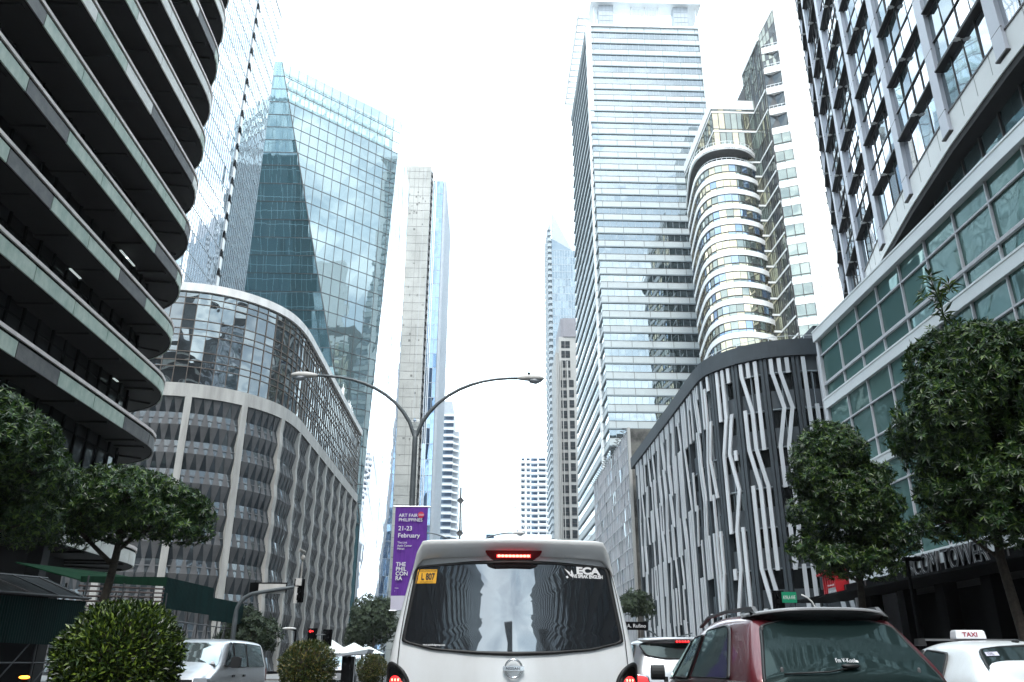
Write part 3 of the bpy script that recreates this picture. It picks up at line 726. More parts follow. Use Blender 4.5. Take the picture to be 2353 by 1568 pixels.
# ================================================================ round gold glass building + white slab
def drum_building():
    rnd = random.Random(18)
    root = world('office_tower', 'white banded round tower of gold glass beside a blank white wall slab', 'building', (56, 155, 0))
    dpath = [(45.7,164),(44.6,156),(44.0,150.5),(44.05,147.9),(44.6,145.2),(45.8,143.6),(47.9,142.6),(50.2,142.45),(52.3,143.0),(54.2,143.8),(55.6,145)]
    dp = Path(smoothp(dpath, 2)); st = dp.sub(0, dp.L, .8)
    pitch = 3.5
    c = MB(); c.prism(offs(st, -1.2), 20, 97.6); bw(c, 'drum_core', 'conc_dd', root)
    zb = 97.65
    for k in range(20):
        z = zb-pitch*k
        b = MB(); b.strip(st, z, z+1.12, -1.2, .12, 0); bw(b, 'floor_band', 'white', root)
        n = 22; pp = [dp.at(dp.L*i/n) for i in range(n+1)]
        w = MB(); w.panes(pp, [z-2.4, z-1.75+.1, z], -.12, .025, [0, 0, 0, 1, 1, 2], rnd)
        w.strip(st, z-1.75, z-1.62, -.12, -.02, 3); w.strip(st, z-2.40, z-2.30, -.12, 0, 3)
        for u in range(n+1): w.seg(dp.at(max(0, dp.L*u/n-.035)), dp.at(min(dp.L, dp.L*u/n+.035)), z-2.4, z, -.12, -.03, 3)
        bw(w, 'window_band', ['g_gold', 'g_gold2', 'g_gold3', 'mull'], root)
    # open disc terrace
    dd = Path(smoothp([(46,166),(44.4,158),(43.3,151),(43.3,146.6),(44.9,143.2),(48.5,141.6),(51.9,141.9),(54.2,143.2),(55.8,145)], 2)); sd_ = dd.sub(0, dd.L, .8)
    b = MB(); b.prism(sd_, 101.1, 101.3, 1); b.strip(sd_, 101.0, 102.15, -.25, .0, 0); bw(b, 'terrace_disc', ['white', 'conc_d'], root)
    r = MB(); r.strip(sd_, 102.9, 102.97, -.18, -.12); r.strip(st, 99.45, 99.52, -.3, -.24)
    for u in range(30): x, y = dd.at(dd.L*u/30, -.15); r.tube([(x, y, 102.1), (x, y, 102.95)], .04, 4); x, y = dp.at(dp.L*u/30, -.27); r.tube([(x, y, 98.7), (x, y, 99.5)], .04, 4)
    bw(r, 'railing', 'alu_w', root)
    # glass box
    zs = [z for z in [115.3, 112.9, 112.4, 108.2, 107.6, 103.2]]; zz = 103.2
    while zz > 24: zz -= 3.5; zs.append(zz)
    zs = zs[::-1]
    c = MB(); c.box(47.9, 57.4, 145.3, 169.5, 20, 115.0); c.box(57.2, 75, 137.6, 168, 20, 124); bw(c, 'core', 'conc_dd', root)
    grid_face(root, (47.5, 169.8), (47.5, 145), zs, 14, ['g_gold', 'g_gold2'], 'mull', rnd, jit=.03, mw=.06, hw=.07, gname='box_glazing', mname='box_mullions')
    grid_face(root, (47.5, 145), (56.8, 145), zs, 7, ['g_gold', 'g_gold', 'g_gold2'], 'mull', rnd, jit=.03, mw=.06, hw=.07, gname='box_glazing', mname='box_mullions')
    zs2 = [z for z in zs] + [118.8, 122.3, 125.6]
    grid_face(root, (56.8, 145), (56.8, 137.3), zs2, 8, ['g_gold2', 'g_grey'], 'mull', rnd, jit=.04, mw=.06, hw=.07, gname='side_glazing', mname='side_mullions')
    grid_face(root, (56.8, 149), (56.8, 145), [115.3, 118.8, 122.3, 125.6], 4, ['g_gold2'], 'mull', rnd, jit=.04, mw=.06, hw=.07, gname='side_glazing', mname='side_mullions')
    b = MB(); b.strip([(47.5,169.8),(47.5,145),(56.8,145)], 113.3, 115.6, -.3, .12); bw(b, 'box_roof_band', 'white', root)
    for z in [112.3, 107.4] + [103.2-3.5*k for k in range(1, 22)]:
        b = MB(); b.strip([(47.5,169.8),(47.5,145.0),(56.8,145.0),(56.8,137.3)], z, z+.42, -.05, .10); bw(b, 'white_line_band', 'white', root)
    w = MB(); n_ = 5
    def TP(u, v): x = 56.9+3.62*u; return (x, 137.30-.4*u, 118+(8.6+7.0*u)*v)
    for a in range(n_):
        for c_ in range(5): w.quad(TP(a/n_, c_/5), TP((a+1)/n_, c_/5), TP((a+1)/n_, (c_+1)/5), TP(a/n_, (c_+1)/5), rnd.choice((0, 1)))
    for a in range(n_+1): w.tube([TP(a/n_, 0), TP(a/n_, 1)], .06, 4, 2)
    for c_ in range(6): w.tube([TP(0, c_/5), TP(1, c_/5)], .07, 4, 2)
    bw(w, 'sloping_top_glazing', ['g_gold2', 'g_grey', 'mull'], root)
    b = MB(); b.box(56.6, 60, 137.9, 149.4, 125.8, 127.6, 0)
    bw(b, 'roof_parapet', 'white_s', root)
    # balcony column
    z = 121.8; k = 0
    while z > 30:
        b = MB()
        b.hull8([(57.0, 137.3, z), (60.1, 135.9, z), (60.3, 138, z), (57.0, 138, z)], [(57.0, 137.3, z+1.5), (60.1, 135.9, z+1.5), (60.3, 138, z+1.5), (57.0, 138, z+1.5)])
        bw(b, 'balcony_front', 'white_s', root)
        if k < 4:
            r = MB(); r.strip([(57.05, 137.35), (60.1, 136.0)], z+2.15, z+2.22, -.08, 0); 
            for i in range(5): x = 57.1+3*i/4; y = 137.33-1.3*i/4; r.tube([(x, y, z+1.5), (x, y, z+2.2)], .04, 4)
            bw(r, 'balcony_railing', 'alu_w', root)
            r = MB(); r.hull8([(57.0, 137.6, z-3.4), (58.6, 138.2, z-3.4), (60.2, 137.4, z-3.4), (60.2, 138.4, z-3.4)], [(57.0, 137.4, z), (58.6, 137.6, z), (60.2, 136.2, z), (60.2, 138, z)]); bw(r, 'balcony_recess', 'g_grey', root)
            z -= 5.2 if k < 3 else 4.8
        else:
            w = MB(); w.panes([(57.0, 137.3), (58.55, 136.6), (60.1, 135.9)], [z-2.9, z-2.3, z], -.1, .02, [0], rnd)
            w.strip([(57.0, 137.3), (60.1, 135.9)], z-2.35, z-2.25, -.1, 0, 1)
            w.quad((60.1, 135.9, z-2.9), (60.6, 137.3, z-2.9), (60.6, 137.3, z+.4), (60.1, 135.9, z+.4), 2)
            for u in (0, .5, 1): x = 57+3.1*u; y = 137.3-1.4*u; w.box(x-.05, x+.05, y-.02, y+.08, z-2.9, z, 1)
            w.tube([(60.1, 135.9, z), (60.6, 137.3, z+1.1)], .08, 4, 3); w.tube([(60.6, 137.3, z-2.9), (60.6, 137.3, z+1)], .05, 4, 1)
            bw(w, 'bay_window', ['g_gold2', 'mull', 'g_green', 'white'], root)
            z -= 4.2
        k += 1
    s_ = MB(); s_.box(60.6, 67.5, 137.2, 160, 0, 155); bw(s_, 'blank_wall', 'white_s', root)
    s_ = MB(); z = 6
    while z < 153: s_.box(60.58, 67.52, 137.16, 137.2, z, z+.035); z += 4.1
    for x in (62.3, 64.0, 65.8): s_.box(x-.018, x+.018, 137.17, 137.2, 0, 154)
    bw(s_, 'wall_joints', 'kerb', root)
drum_building()

# ================================================================ dark block with zigzag fins
def fin_block():
    rnd = random.Random(21)
    root = world('office_building', 'dark slate office block with zigzagging pale vertical fins and a curved corner', 'building', (33, 92, 0))
    raw = [(21.6,118.4),(21.6,100),(21.6,82),(21.6,79),(21.75,76.8),(22.6,75.0),(24.0,73.0),(25.9,71.5),(28.3,70.6),(31,70.3),(36,70.3),(48,70.3)]
    P = Path(smoothp(raw, 3)); st = P.sub(0, P.L, .7)
    c = MB(); c.prism(offs(st, -.8)+[(48, 118.4)], 0, 29.2); bw(c, 'core', 'black', root)
    b = MB(); b.strip(st, 28.1, 29.7, -1.0, .32); bw(b, 'top_beam', 'dkpaint', root)
    r = MB(); r.strip(P.sub(30, P.L, .8), 30.35, 30.40, -.6, -.55)
    for i in range(14): x, y = P.at(32+i*3.4, -.57); r.tube([(x, y, 29.6), (x, y, 30.4)], .03, 4)
    bw(r, 'roof_railing', 'alu_w', root)
    r = MB(); r.box(31.5, 36, 72.5, 80, 29.6, 32.0); bw(r, 'roof_plant_room', 'dkpaint', root)
    bay = 2.85
    # anchor a pilaster at the photo's corner pilaster near (25.65,70.8+)
    best = min(range(int(P.L*20)), key=lambda i: math.hypot(P.at(i/20)[0]-25.65, P.at(i/20)[1]-71.3))/20
    us = [best+bay*k for k in range(-26, 9)]; us = [u for u in us if 0.3 < u < P.L-.4]
    lev = [28.1]+[26.7-3.52*k for k in range(8)]
    for j in range(8):
        zt = lev[1]-3.52*j; w = MB(); 
        for u0, u1 in zip(us[:-1], us[1:]):
            a = P.at(u0+.4); e = P.at(u1-.4)
            l1, l2 = P.at(u0+.4+.95), P.at(u1-.4-.0)
            w.seg(a, e, zt-1.75, zt-.03, -.55, -.48, 0)
            w.seg(a, e, zt-3.5, zt-1.75, -.6, -.25, 1)
            w.seg(a, e, zt-.07, zt+.03, -.6, -.12, 2)
            q = P.at(u0+1.42); q2 = P.at(u0+1.48); w.seg(q, q2, zt-3.5, zt-.05, -.5, -.18, 2)
            if rnd.random() < .18:
                t = rnd.uniform(.5, 1.3); w.seg(P.at(u0+t), P.at(u0+t+.5), zt-1.3, zt-.25, -.5, -.465, 3)
        bw(w, 'window_row', ['blackglass', 'dkpaint2', 'mull_g', 'roofglass'], root)
    w = MB()
    for u0, u1 in zip(us[:-1], us[1:]): w.seg(P.at(u0+.4), P.at(u1-.4), 26.7, 28.1, -.6, -.25)
    bw(w, 'top_spandrel', 'dkpaint2', root)
    for u in us:
        p = MB()
        for d in (-.30, .06): p.seg(P.at(u+d-.02), P.at(u+d+.26), 0, 28.1, -.6, .12)
        p.seg(P.at(u-.1), P.at(u+.1), 0, 28.1, -.6, -.05)
        bw(p, 'pilaster', 'dkpaint', root)
    def gen():
        """pieces of one bay: lists of (level, lane)"""
        lanes = {}; pieces = []
        for l in (0, 1, 2): lanes[l] = [(0, l)]
        if rnd.random() < .3: lanes.pop(rnd.choice((0, 1, 2)))
        for L_ in range(1, 9):
            shift = rnd.choice((0, 0, 1, -1)) if L_ > 1 else 0
            new = {}
            for l in sorted(lanes, reverse=shift > 0):
                pc = lanes[l]; t = l+shift
                if t in (0, 1, 2) and t not in new and not (rnd.random() < .22 and len(pc) > 1): pc.append((L_, t)); new[t] = pc
                elif l not in new and rnd.random() < .35 and t not in (0, 1, 2): pieces.append(pc)
                else: pieces.append(pc)
            for l in (0, 1, 2):
                if l not in new and rnd.random() < .6: new[l] = [(L_, l)]
            lanes = new
        pieces += list(lanes.values())
        return [p for p in pieces if len(p) > 1] 
    fixed = {
     'A': [[(0,0),(1,0),(2,1),(3,1),(4,2),(5,2),(6,2)], [(0,1),(1,1)], [(0,2),(1,2),(2,2),(3,2)], [(2,0),(3,0),(4,1),(5,1),(6,1),(7,2),(8,2)], [(4,0),(5,0),(6,0),(7,1),(8,1)], [(7,0),(8,0)]],
     'B': [[(0,0),(1,0),(2,1),(3,0),(4,0)], [(0,1),(1,1),(2,2),(3,1),(4,1)], [(0,2),(1,2)], [(5,0),(6,0)], [(4,1),(5,1),(6,0)], [(6,1),(7,1),(8,1)], [(6,2),(7,2),(8,2)], [(7,0),(8,0)]],
     'C': [[(0,0),(1,0),(2,0)], [(0,1),(1,1),(2,1),(3,0),(4,0),(5,0)], [(0,2),(1,2)], [(2,2),(3,1),(4,2),(5,1),(6,1),(7,0),(8,0)], [(5,2),(6,2),(7,2),(8,2)], [(6,0),(6.15,0)], [(3,2),(3.15,2)]],
     'D': [[(0,0),(1,0),(2,0)], [(1,1),(2,1),(3,0),(4,0)], [(0,2),(1,2)], [(2,2),(3,1),(4,2)], [(4,1),(5,1),(6,1),(7,1),(8,0)], [(5,0),(6,0),(7,0)], [(5,2),(6,2),(7,1)]]}
    ia = min(range(len(us)), key=lambda i: abs(us[i]-best))
    order = {ia: 'B', ia-1: 'A', ia-2: 'C', ia-3: 'D'}
    lane = [.72, 1.42, 2.12]; cnt = 0; rest = MB()
    def zl(l): i = int(l); return lev[i] if l == i else lev[i]-(l-i)*3.52
    for i in sorted(range(len(us)-1), key=lambda i: -i):
        pcs = fixed[order[i]] if i in order else gen()
        for pc in pcs:
            mb = rest if cnt >= 100 else MB(); rr = []
            pts = [(zl(l), us[i]+lane[n]) for l, n in pc]
            pts[0] = (pts[0][0]+(.22 if pc[0][0] else -.12), pts[0][1]); pts[-1] = (pts[-1][0]-.22, pts[-1][1])
            for z, u in pts:
                a0, a1 = P.at(u-.175, .02), P.at(u+.175, .02); b0, b1 = P.at(u-.175, .17), P.at(u+.175, .17)
                rr.append([(a0[0], a0[1], z), (b0[0], b0[1], z), (b1[0], b1[1], z), (a1[0], a1[1], z)])
            mb.rings(rr)
            if cnt < 100: bw(mb, 'facade_fin', 'fin', root)
            cnt += 1
    if rest.v: o = bw(rest, 'far_facade_fins', 'fin', root); o['kind'] = 'stuff'
fin_block()

def mirror_block():
    rnd = random.Random(22)
    root = world('office_building', 'low mirrored glass block with a black stained side wall behind the zigzag fin block', 'building', (30, 140, 0))
    zt = 35.0
    c = MB(); c.box(22.0, 44, 121.5, 163, 0, zt-.3); bw(c, 'core', 'conc_dd', root)
    s_ = MB(); s_.box(21.9, 44, 121.0, 121.5, 0, zt); bw(s_, 'stained_side_wall', 'stain', root)
    s_ = MB(); s_.box(21.5, 21.9, 120.8, 121.6, 0, zt+.15); bw(s_, 'corner_pier', 'beige', root)
    zs = frange(0, zt, 2.2)
    grid_face(root, (21.7, 163), (21.7, 121.6), zs, 46, ['g_dark', 'g_dark', 'g_sky'], 'mull_w', rnd, jit=.05, mw=.035, hw=.05)
    a = MB(); y = 122
    while y < 163: a.tube([(21.9, y, zt-.3), (20.9, y, zt+.3)], .05, 4); a.tube([(20.8, y, zt+.3), (21.6, y, zt+.3)], .04, 4); y += 1.7
    bw(a, 'roof_spikes', 'mull', root)
mirror_block()

# ================================================================ near right: green glass podium and white tower
def right_tower():
    rnd = random.Random(25)
    root = world('office_tower', 'near right tower of white cladding and visored windows above a green glass podium', 'building', (35, 30, 0))
    X = 21.7
    zb = [.0, 5.1]
    # podium
    c = MB(); c.box(X+.4, 50, -60, 49.3, 5.9, 21.2); c.box(X+3.6, 50, -60, 49.3, 0, 5.9); bw(c, 'podium_core', 'conc_dd', root)
    A, B = (X, 49.45), (X, -20)
    P = Path([A, B]); us = [0] + [3.2+2.68*i for i in range(26)]
    us = [u for u in us if u <= P.L]; pts = [P.at(u) for u in us]
    zs = [6.45, 7.6, 9.3, 10.9, 12.0, 13.7, 15.35, 16.45]
    zz = [(6.45, 7.5), (7.5, 10.3), (10.3, 11.5), (12.0, 13.1), (13.1, 15.0), (15.0, 16.4), (17.1, 18.05), (18.05, 19.95), (19.95, 21.0)]
    w = MB()
    for z0, z1 in zz: w.panes(pts, [z0, z1], 0, .012, [0, 0, 1], rnd)
    bw(w, 'podium_glazing', ['g_green', 'g_green2'], root)
    w = MB()
    for u in us: w.seg(P.at(max(0, u-.036)), P.at(u+.036), 6.4, 21.0, 0, .13)
    for z in (7.5, 10.3, 13.1, 15.0, 18.05, 19.95): w.seg(A, B, z-.045, z+.045, 0, .12)
    w.seg(A, B, 17.9, 17.96, 0, .16); w.seg(P.at(0), P.at(.35), 6.4, 21.0, -.3, .2)
    bw(w, 'podium_mullions', 'mull_w', root)
    for z0, z1, d in ((21.0, 21.75, .35), (16.4, 17.1, .22), (11.5, 12.0, .22), (5.75, 6.45, .22)):
        b = MB(); b.seg(A, B, z0, z1, -.2, d); b.seg(A, B, z1-.12, z1-.02, 0, d+.03)
        bw(b, 'podium_band', 'alu_w', root)
    e = MB(); e.box(X, 40, 49.3, 49.5, 0, 21.75); bw(e, 'podium_end_wall', 'alu', root)
    # entrance canopy strip
    b = MB(); b.box(X-.25, X+1.2, -20, 53.8, 5.05, 5.75); b.box(X-2.2, X+.2, -20, 53.9, 4.95, 5.06); 
    y = 4
    while y < 53: b.box(X-.30, X-.25, y, y+.06, 5.05, 5.75, 1); y += 2.7
    bw(b, 'entrance_canopy', ['black', 'mull'], root)
    b = MB(); b.box(X+3.2, X+3.4, -20, 49, 0.1, 5.05, 1)
    for i in range(18): b.box(X+.5, X+1.2, 49-i*4-.4, 49-i*4+.4, 0.1, 5.05, 1)
    bw(b, 'dark_lobby_front', ['blackglass', 'black'], root)
    # curved glass corner bay
    b = MB(); arc = [(24.6+1.9*math.cos(R_(a)), 50.6+1.9*math.sin(R_(a))) for a in range(200, 100, -12)]
    b.strip(arc, 17.6, 18.5, -.2, .1, 0); b.strip(arc, 10, 17.6, -.15, 0, 1); b.strip(arc, 9.4, 10, -.2, .1, 0); bw(b, 'corner_bay', ['alu_w', 'g_sky'], root)
    # set back glazing under the tower
    U = [(33.5,68.5),(31.6,64.9),(29.4,60.6),(27.4,55.5),(25.8,50.0),(24.35,44.2),(23.25,38.55),(22.35,32.8),(21.75,27.2),(21.35,21.5),(21.1,15.8),(21.0,10.1),(21.0,4.4),(21.0,-1.3),(21.0,-7.0)]
    z0 = 24.35
    PU = Path(U)
    w = MB(); inn = offs(U, -.75); w.panes(Path(inn).sub(10, PU.L, 1.6), [21.3, z0], 0, .01, [0], rnd); 
    pi = Path(inn); u = 10
    while u < pi.L: w.seg(pi.at(u-.05), pi.at(u+.05), 21.3, z0, 0, .1, 1); u += 1.9
    bw(w, 'recessed_glazing', ['g_teal', 'mull'], root)
    c = MB(); c.prism(offs(U, -.9)+[(55, -7), (60, 68.5)], z0+.1, 78); bw(c, 'tower_core', 'conc_dd', root)
    b = MB(); b.strip(U, z0, z0+.35, -.95, .05, 1); b.strip(U, z0+.35, z0+.75, -1, .12, 0); b.strip(U, z0+.78, z0+2.0, -1, .0, 0)
    for i, (x, y) in enumerate(Path(U).sub(0, PU.L, 1.42)): pass
    u = .7
    while u < PU.L: b.seg(PU.at(u-.012), PU.at(u+.012), z0+.4, z0+2.0, -.1, .012, 2); u += 1.43
    bw(b, 'tower_apron', ['white', 'soffit', 'kerb'], root)
    FL = 3.7; nf = 13; zb0 = z0+2.0
    cum = [0]; 
    for i in range(len(U)-1): cum.append(cum[-1]+math.hypot(U[i+1][0]-U[i][0], U[i+1][1]-U[i][1]))
    for i in range(len(U)-1):
        a, e = U[i], U[i+1]; Q = Path([a, e]); L_ = Q.L
        w = MB(); zs = [zb0]
        for k in range(nf):
            zbr = 28.7+FL*k; zs += [zbr-.05, zbr+.55, zbr+1.95]
        n = 4; w.panes([Q.at(.35+(L_-.7)*q/n) for q in range(n+1)], zs, -.06, .02, [0, 0, 1], rnd)
        bw(w, 'tower_window_bay', ['g_latt', 'g_sky'], root)
        w = MB()
        for q in range(1, n): u = .35+(L_-.7)*q/n; w.seg(Q.at(u-.02), Q.at(u+.02), zb0, zs[-1], -.2, -.02)
        for z in zs[1:]: 
            if z > 29: w.seg(Q.at(.3), Q.at(L_-.3), z-.025, z+.025, -.2, .0)
        w.seg(Q.at(.3), Q.at(L_-.3), zb0-.03, zb0+.06, -.2, .04)
        bw(w, 'window_frame_bars', 'mull', root)
    for (x, y), cu in zip(U, cum):
        m_ = MB(); m_.seg(PU.at(max(0, cu-.40)), PU.at(min(PU.L, cu+.40)), z0+1.0, 78, -.5, .16, 0)
        z = z0+2.2
        while z < 77: m_.seg(PU.at(max(0, cu-.425)), PU.at(min(PU.L, cu+.425)), z, z+.035, .1, .163, 1); z += FL/1
        m_.seg(PU.at(max(0, cu-.45)), PU.at(min(PU.L, cu+.45)), z0+.93, z0+1.0, -.2, .20, 1)
        bw(m_, 'tower_column', ['alu', 'mull'], root)
    # visors
    nvis = 0; vrest = MB()
    for i in range(len(U)-2, 0, -1):
        Q = Path([U[i], U[i+1]]); L_ = Q.L
        for k in range(nf):
            nvis += 1; big = k > 6; v = vrest if big else MB()
            z = 28.7+FL*k
            for a0, a1, dz in ((.45, L_/2-.08, 0), (L_/2+.08, L_-.45, 0)):
                p0, p1 = Q.at(a0, -.1), Q.at(a1, -.1); q0, q1 = Q.at(a0, .26), Q.at(a1, .26)
                v.hull8([(p0[0], p0[1], z), (p1[0], p1[1], z), (q1[0], q1[1], z+.04), (q0[0], q0[1], z+.04)], [(p0[0], p0[1], z+.22), (p1[0], p1[1], z+.22), (q1[0], q1[1], z+.12), (q0[0], q0[1], z+.12)], 0)
            v.seg(Q.at(L_/2-.14), Q.at(L_/2+.14), z+.02, z+.07, -.1, .34, 1)
            if not big: bw(v, 'sun_visor', ['cardark', 'white'], root)
    vo = bw(vrest, 'upper_sun_visors', ['cardark', 'white'], root); vo['kind'] = 'stuff'
    # raised name letters over the canopy
    nm = 'PBCOM TOWER'; 
    mt = Matrix.Translation(-Vector(root.location)) @ frame_m((X-.30, 42.6, 5.35), (0, -1, 0), (0, 0, 1))
    text(nm, 1.42, 'inkdark', root, mt, 'sign_letters', ext=.06, sx=.74)
    mt2 = Matrix.Translation(-Vector(root.location)) @ frame_m((X-.37, 42.6, 5.35), (0, -1, 0), (0, 0, 1))
    text(nm, 1.42, 'neon', root, mt2, 'letter_outlines', sx=.74, outline=.013)
right_tower()
def red_box():
    t = thing('red_sign_box', 'red metal sign box with a white notice at the far end of the dark canopy', 'sign', (21.9, 51.2, 5.07))
    b = MB(); b.box(-.9, .6, -1.0, 1.0, 0, 1.55); y = -1
    for i in range(6): b.box(-.94, -.9, -1+i*.35, -.95+i*.35, 0, 1.55)
    b.build('box', 'signred', t)
    b = MB(); b.hull8([(-1.15, -1.2, 1.5), (.7, -1.2, 1.5), (.7, 1.3, 1.35), (-1.15, 1.3, 1.35)], [(-1.15, -1.2, 1.68), (.7, -1.2, 1.68), (.7, 1.3, 1.5), (-1.15, 1.3, 1.5)]); b.build('lid', 'signred', t)
    b = MB(); b.box(-.97, -.945, -.95, .15, .12, .55); b.build('notice_panel', 'steel', t)
    text('I I K S J K B', .30, 'inkwhite', t, frame_m((-.985, .12, .2), (0, -1, 0), (0, 0, 1)), sx=.85, bold=.006)
    text('MAIN BANKING CENTER', .13, 'inkwhite', t, frame_m((-.985, .14, .66), (0, -1, 0), (0, 0, 1)), sx=.7)
red_box()

# ================================================================ buildings behind the camera, seen in reflections
def plain_block(label, x0, x1, y0, y1, h, wall, glass, fl=3.6, bay=3.0):
    root = world('office_building', label, 'building', ((x0+x1)/2, (y0+y1)/2, 0))
    c = MB(); c.box(x0, x1, y0, y1, 0, h); bw(c, 'wall', wall, root)
    W_ = []; z = h-6
    while z > 4:
        x = x0+.6
        while x < x1-2.4: W_.append(bx(x, x+bay-.7, y1, y1+.06, z, z+2.1)); x += bay
        xs = x1 if x1 < 0 else x0-.06
        y = y0+.6
        while y < y1-2.4: W_.append(bx(xs, xs+.06, y, y+bay-.7, z, z+2.1)); y += bay
        z -= fl
    many(root, 'window', glass, W_)
plain_block('dark ribbed office block reflected at the left of the van window', -60, -20, -95, -40, 92, 'conc_d', 'g_grey', bay=1.8)
plain_block('tall dark office slab reflected left of the sky gap in the van window', -60, -31, -240, -110, 135, 'conc_dd', 'g_grey', bay=2.6)
plain_block('slim tower reflected low in the middle of the van window', -2, 10, -330, -310, 150, 'conc_dd', 'g_grey', bay=2.4)
plain_block('brown grey office tower reflected in the right part of the van window', 20, 60, -75, -20, 95, 'conc_dd', 'g_dark', bay=2.2)
plain_block('grey stepped block reflected right of the sky gap in the van window', 33, 60, -230, -90, 128, 'conc_d', 'g_grey')

# ================================================================ plants
def leaf(mb, p, d, n, L_, w, mi=0):
    """bent leaf of two quads: base p, direction d, normal n"""
    s_ = d.cross(n).normalized()*w*.5; m_ = p+d*L_*.45+n*L_*.06; t = p+d*L_-n*L_*.05
    k = len(mb.v); a = m_-s_; b = m_+s_
    mb.v += [tuple(p), tuple(a), tuple(t), tuple(b)]; mb.f.append((k, k+1, k+2, k+3)); mb.m.append(mi)
def rvec(rnd):
    z = rnd.uniform(-1, 1); a = rnd.uniform(0, 2*math.pi); r = math.sqrt(1-z*z); return Vector((r*math.cos(a), r*math.sin(a), z))
def whorl(mb, p, d, rnd, L_, n, w):
    d = d.normalized(); a = d.cross(Vector((.3, .2, 1))).normalized(); b = d.cross(a)
    o = rnd.uniform(0, 6)
    for i in range(n):
        t = o+2*math.pi*i/n+rnd.uniform(-.2, .2); sp = rnd.uniform(.9, 1.5)
        q = (a*math.cos(t)+b*math.sin(t))*sp+d*rnd.uniform(.1, .75)-Vector((0, 0, .18)); q.normalize()
        nn = (d-q*d.dot(q)); nn = nn.normalized() if nn.length > .01 else Vector((0, 0, 1))
        leaf(mb, p, q, nn, L_*rnd.uniform(.75, 1.15), w*rnd.uniform(.8, 1.2))
def crown(blobs, rnd, dens, L_, n, w):
    mb = MB()
    for (cx, cy, cz, rx, ry, rz) in blobs:
        area = 4*math.pi*((rx*ry)**1.6/3+(rx*rz)**1.6/3+(ry*rz)**1.6/3)**(1/1.6)
        for _ in range(int(area*dens)):
            v = rvec(rnd)
            if v.z < -.55 and rnd.random() < .5: continue
            q = Vector((v.x/rx, v.y/ry, v.z/rz)).normalized()
            r = rnd.choice((1., 1., .95, .85, .6))*(1+.09*math.sin(v.x*9+cx*3)*math.cos(v.y*8+cz*2))+rnd.uniform(-.05, .07)
            p = Vector((cx+v.x*rx*r, cy+v.y*ry*r, cz+v.z*rz*r))
            whorl(mb, p, q+rvec(rnd)*.5, rnd, L_, n, w)
    return mb
def limb_mesh(trunks, seg=9):
    mb = MB()
    for path, rad in trunks: mb.tube(path, rad, seg)
    return mb
def tree(label, base, blobs, trunks, seed, dens=16, L_=.2, n=8, w=.055, matn='leaf', name='street_tree', group=None):
    rnd = random.Random(seed); t = thing(name, label, 'tree', base, 0, group)
    limb_mesh(trunks).build('trunk', 'bark', t, smooth=True)
    br = MB()
    for (cx, cy, cz, rx, ry, rz) in blobs:
        hub = min((Vector(p) for path, _ in trunks for p in path[1:]), key=lambda p: (p-Vector((cx, cy, cz-rz*.5))).length)
        c = Vector((cx, cy, cz)); mid = (hub+c)/2+rvec(rnd)*.2
        br.tube([hub, mid, c], [.07, .05, .025], 6)
        for _ in range(6):
            v = rvec(rnd); e = c+Vector((v.x*rx, v.y*ry, abs(v.z)*rz if rnd.random() < .8 else v.z*rz))*.85; br.tube([c, (c+e)/2+rvec(rnd)*.12, e], [.028, .018, .008], 4)
    br.build('branches', 'bark', t)
    crown(blobs, rnd, dens, L_, n, w).build('crown', matn, t)
    return t
def blobset(c, r, k, rnd, br=(.34, .5), flat=1., low=-.75):
    out = []
    for i in range(k):
        v = rvec(rnd); 
        if v.z < low: v.z = -v.z
        q = rnd.uniform(.45, .72); s_ = rnd.uniform(*br)
        out.append((c[0]+v.x*r[0]*q, c[1]+v.y*r[1]*q, c[2]+v.z*r[2]*q, r[0]*s_, r[1]*s_, r[2]*s_*flat))
    return out
rn = random.Random(31)
b = blobset((.5, -.3, 8.2), (3.0, 3.0, 3.9), 20, rn, (.34, .48), .9)
b += [(.2, -.4, 11.2, 1.1, 1.0, .8), (1.4, -1.8, 10.6, 1.3, 1.3, .8), (-1.2, 0, 6.4, 1.2, 1.2, .9), (2.2, -2, 8.5, 1.5, 1.5, 1.2), (-1.7, .9, 8.2, .9, .9, .8), (0, -1.2, 6.2, 1.5, 1.2, .9), (2.0, -2.0, 6.2, 1.5, 1.3, 1.0), (-1.3, .6, 5.4, 1.0, 1.0, .6), (-.2, -.9, 5.3, 1.3, 1.2, .8), (1.2, -1.5, 5.2, 1.3, 1.2, .8), (-.9, 0, 7.4, 1.3, 1.2, 1.1), (-.6, 0, 9.6, 1.4, 1.2, 1.1)]
t1 = tree('largest leafy tree on the right pavement, crown covering the green glass podium', (16.2, 25.6, .14), b,
     [([(0, 0, 0), (.05, .1, 2), (-.1, .2, 4.2), (0, .1, 6.5), (.2, 0, 9)], [.19, .16, .14, .11, .05]), ([(.55, -.6, 0), (.6, -.5, 2.2), (.9, -.7, 4.5), (1.2, -.9, 7)], [.15, .13, .11, .05])], 41, dens=21, L_=.265, n=8, w=.078)
sp = MB(); rs = random.Random(5)
P0 = [(-1.3, -1.4, 11.2), (-1.35, -1.5, 12.2), (-1.5, -1.4, 13.2)]; sp.tube(P0, [.03, .02, .01], 5)
for q, dd in (((-1.5, -1.4, 13.2), (0, 0, 1)), ((-1.4, -1.45, 12.6), (.6, .2, .7)), ((-1.35, -1.5, 12.2), (-.8, 0, .6)), ((-1.9, -1.5, 12.5), (-.6, .1, .6)), ((-.9, -1.4, 12.9), (.5, 0, .8)), ((-1.35, -1.5, 11.8), (.7, .3, .5))):
    whorl(sp, Vector(q), Vector(dd), rs, .5, 9, .09); whorl(sp, Vector(q)+Vector((0, 0, -.2)), Vector(dd), rs, .42, 7, .08)
    sp.tube([(-1.35, -1.5, 12.0), q], .012, 4)
sp.build('top_shoot', 'leaf_h', t1)
rn = random.Random(32)
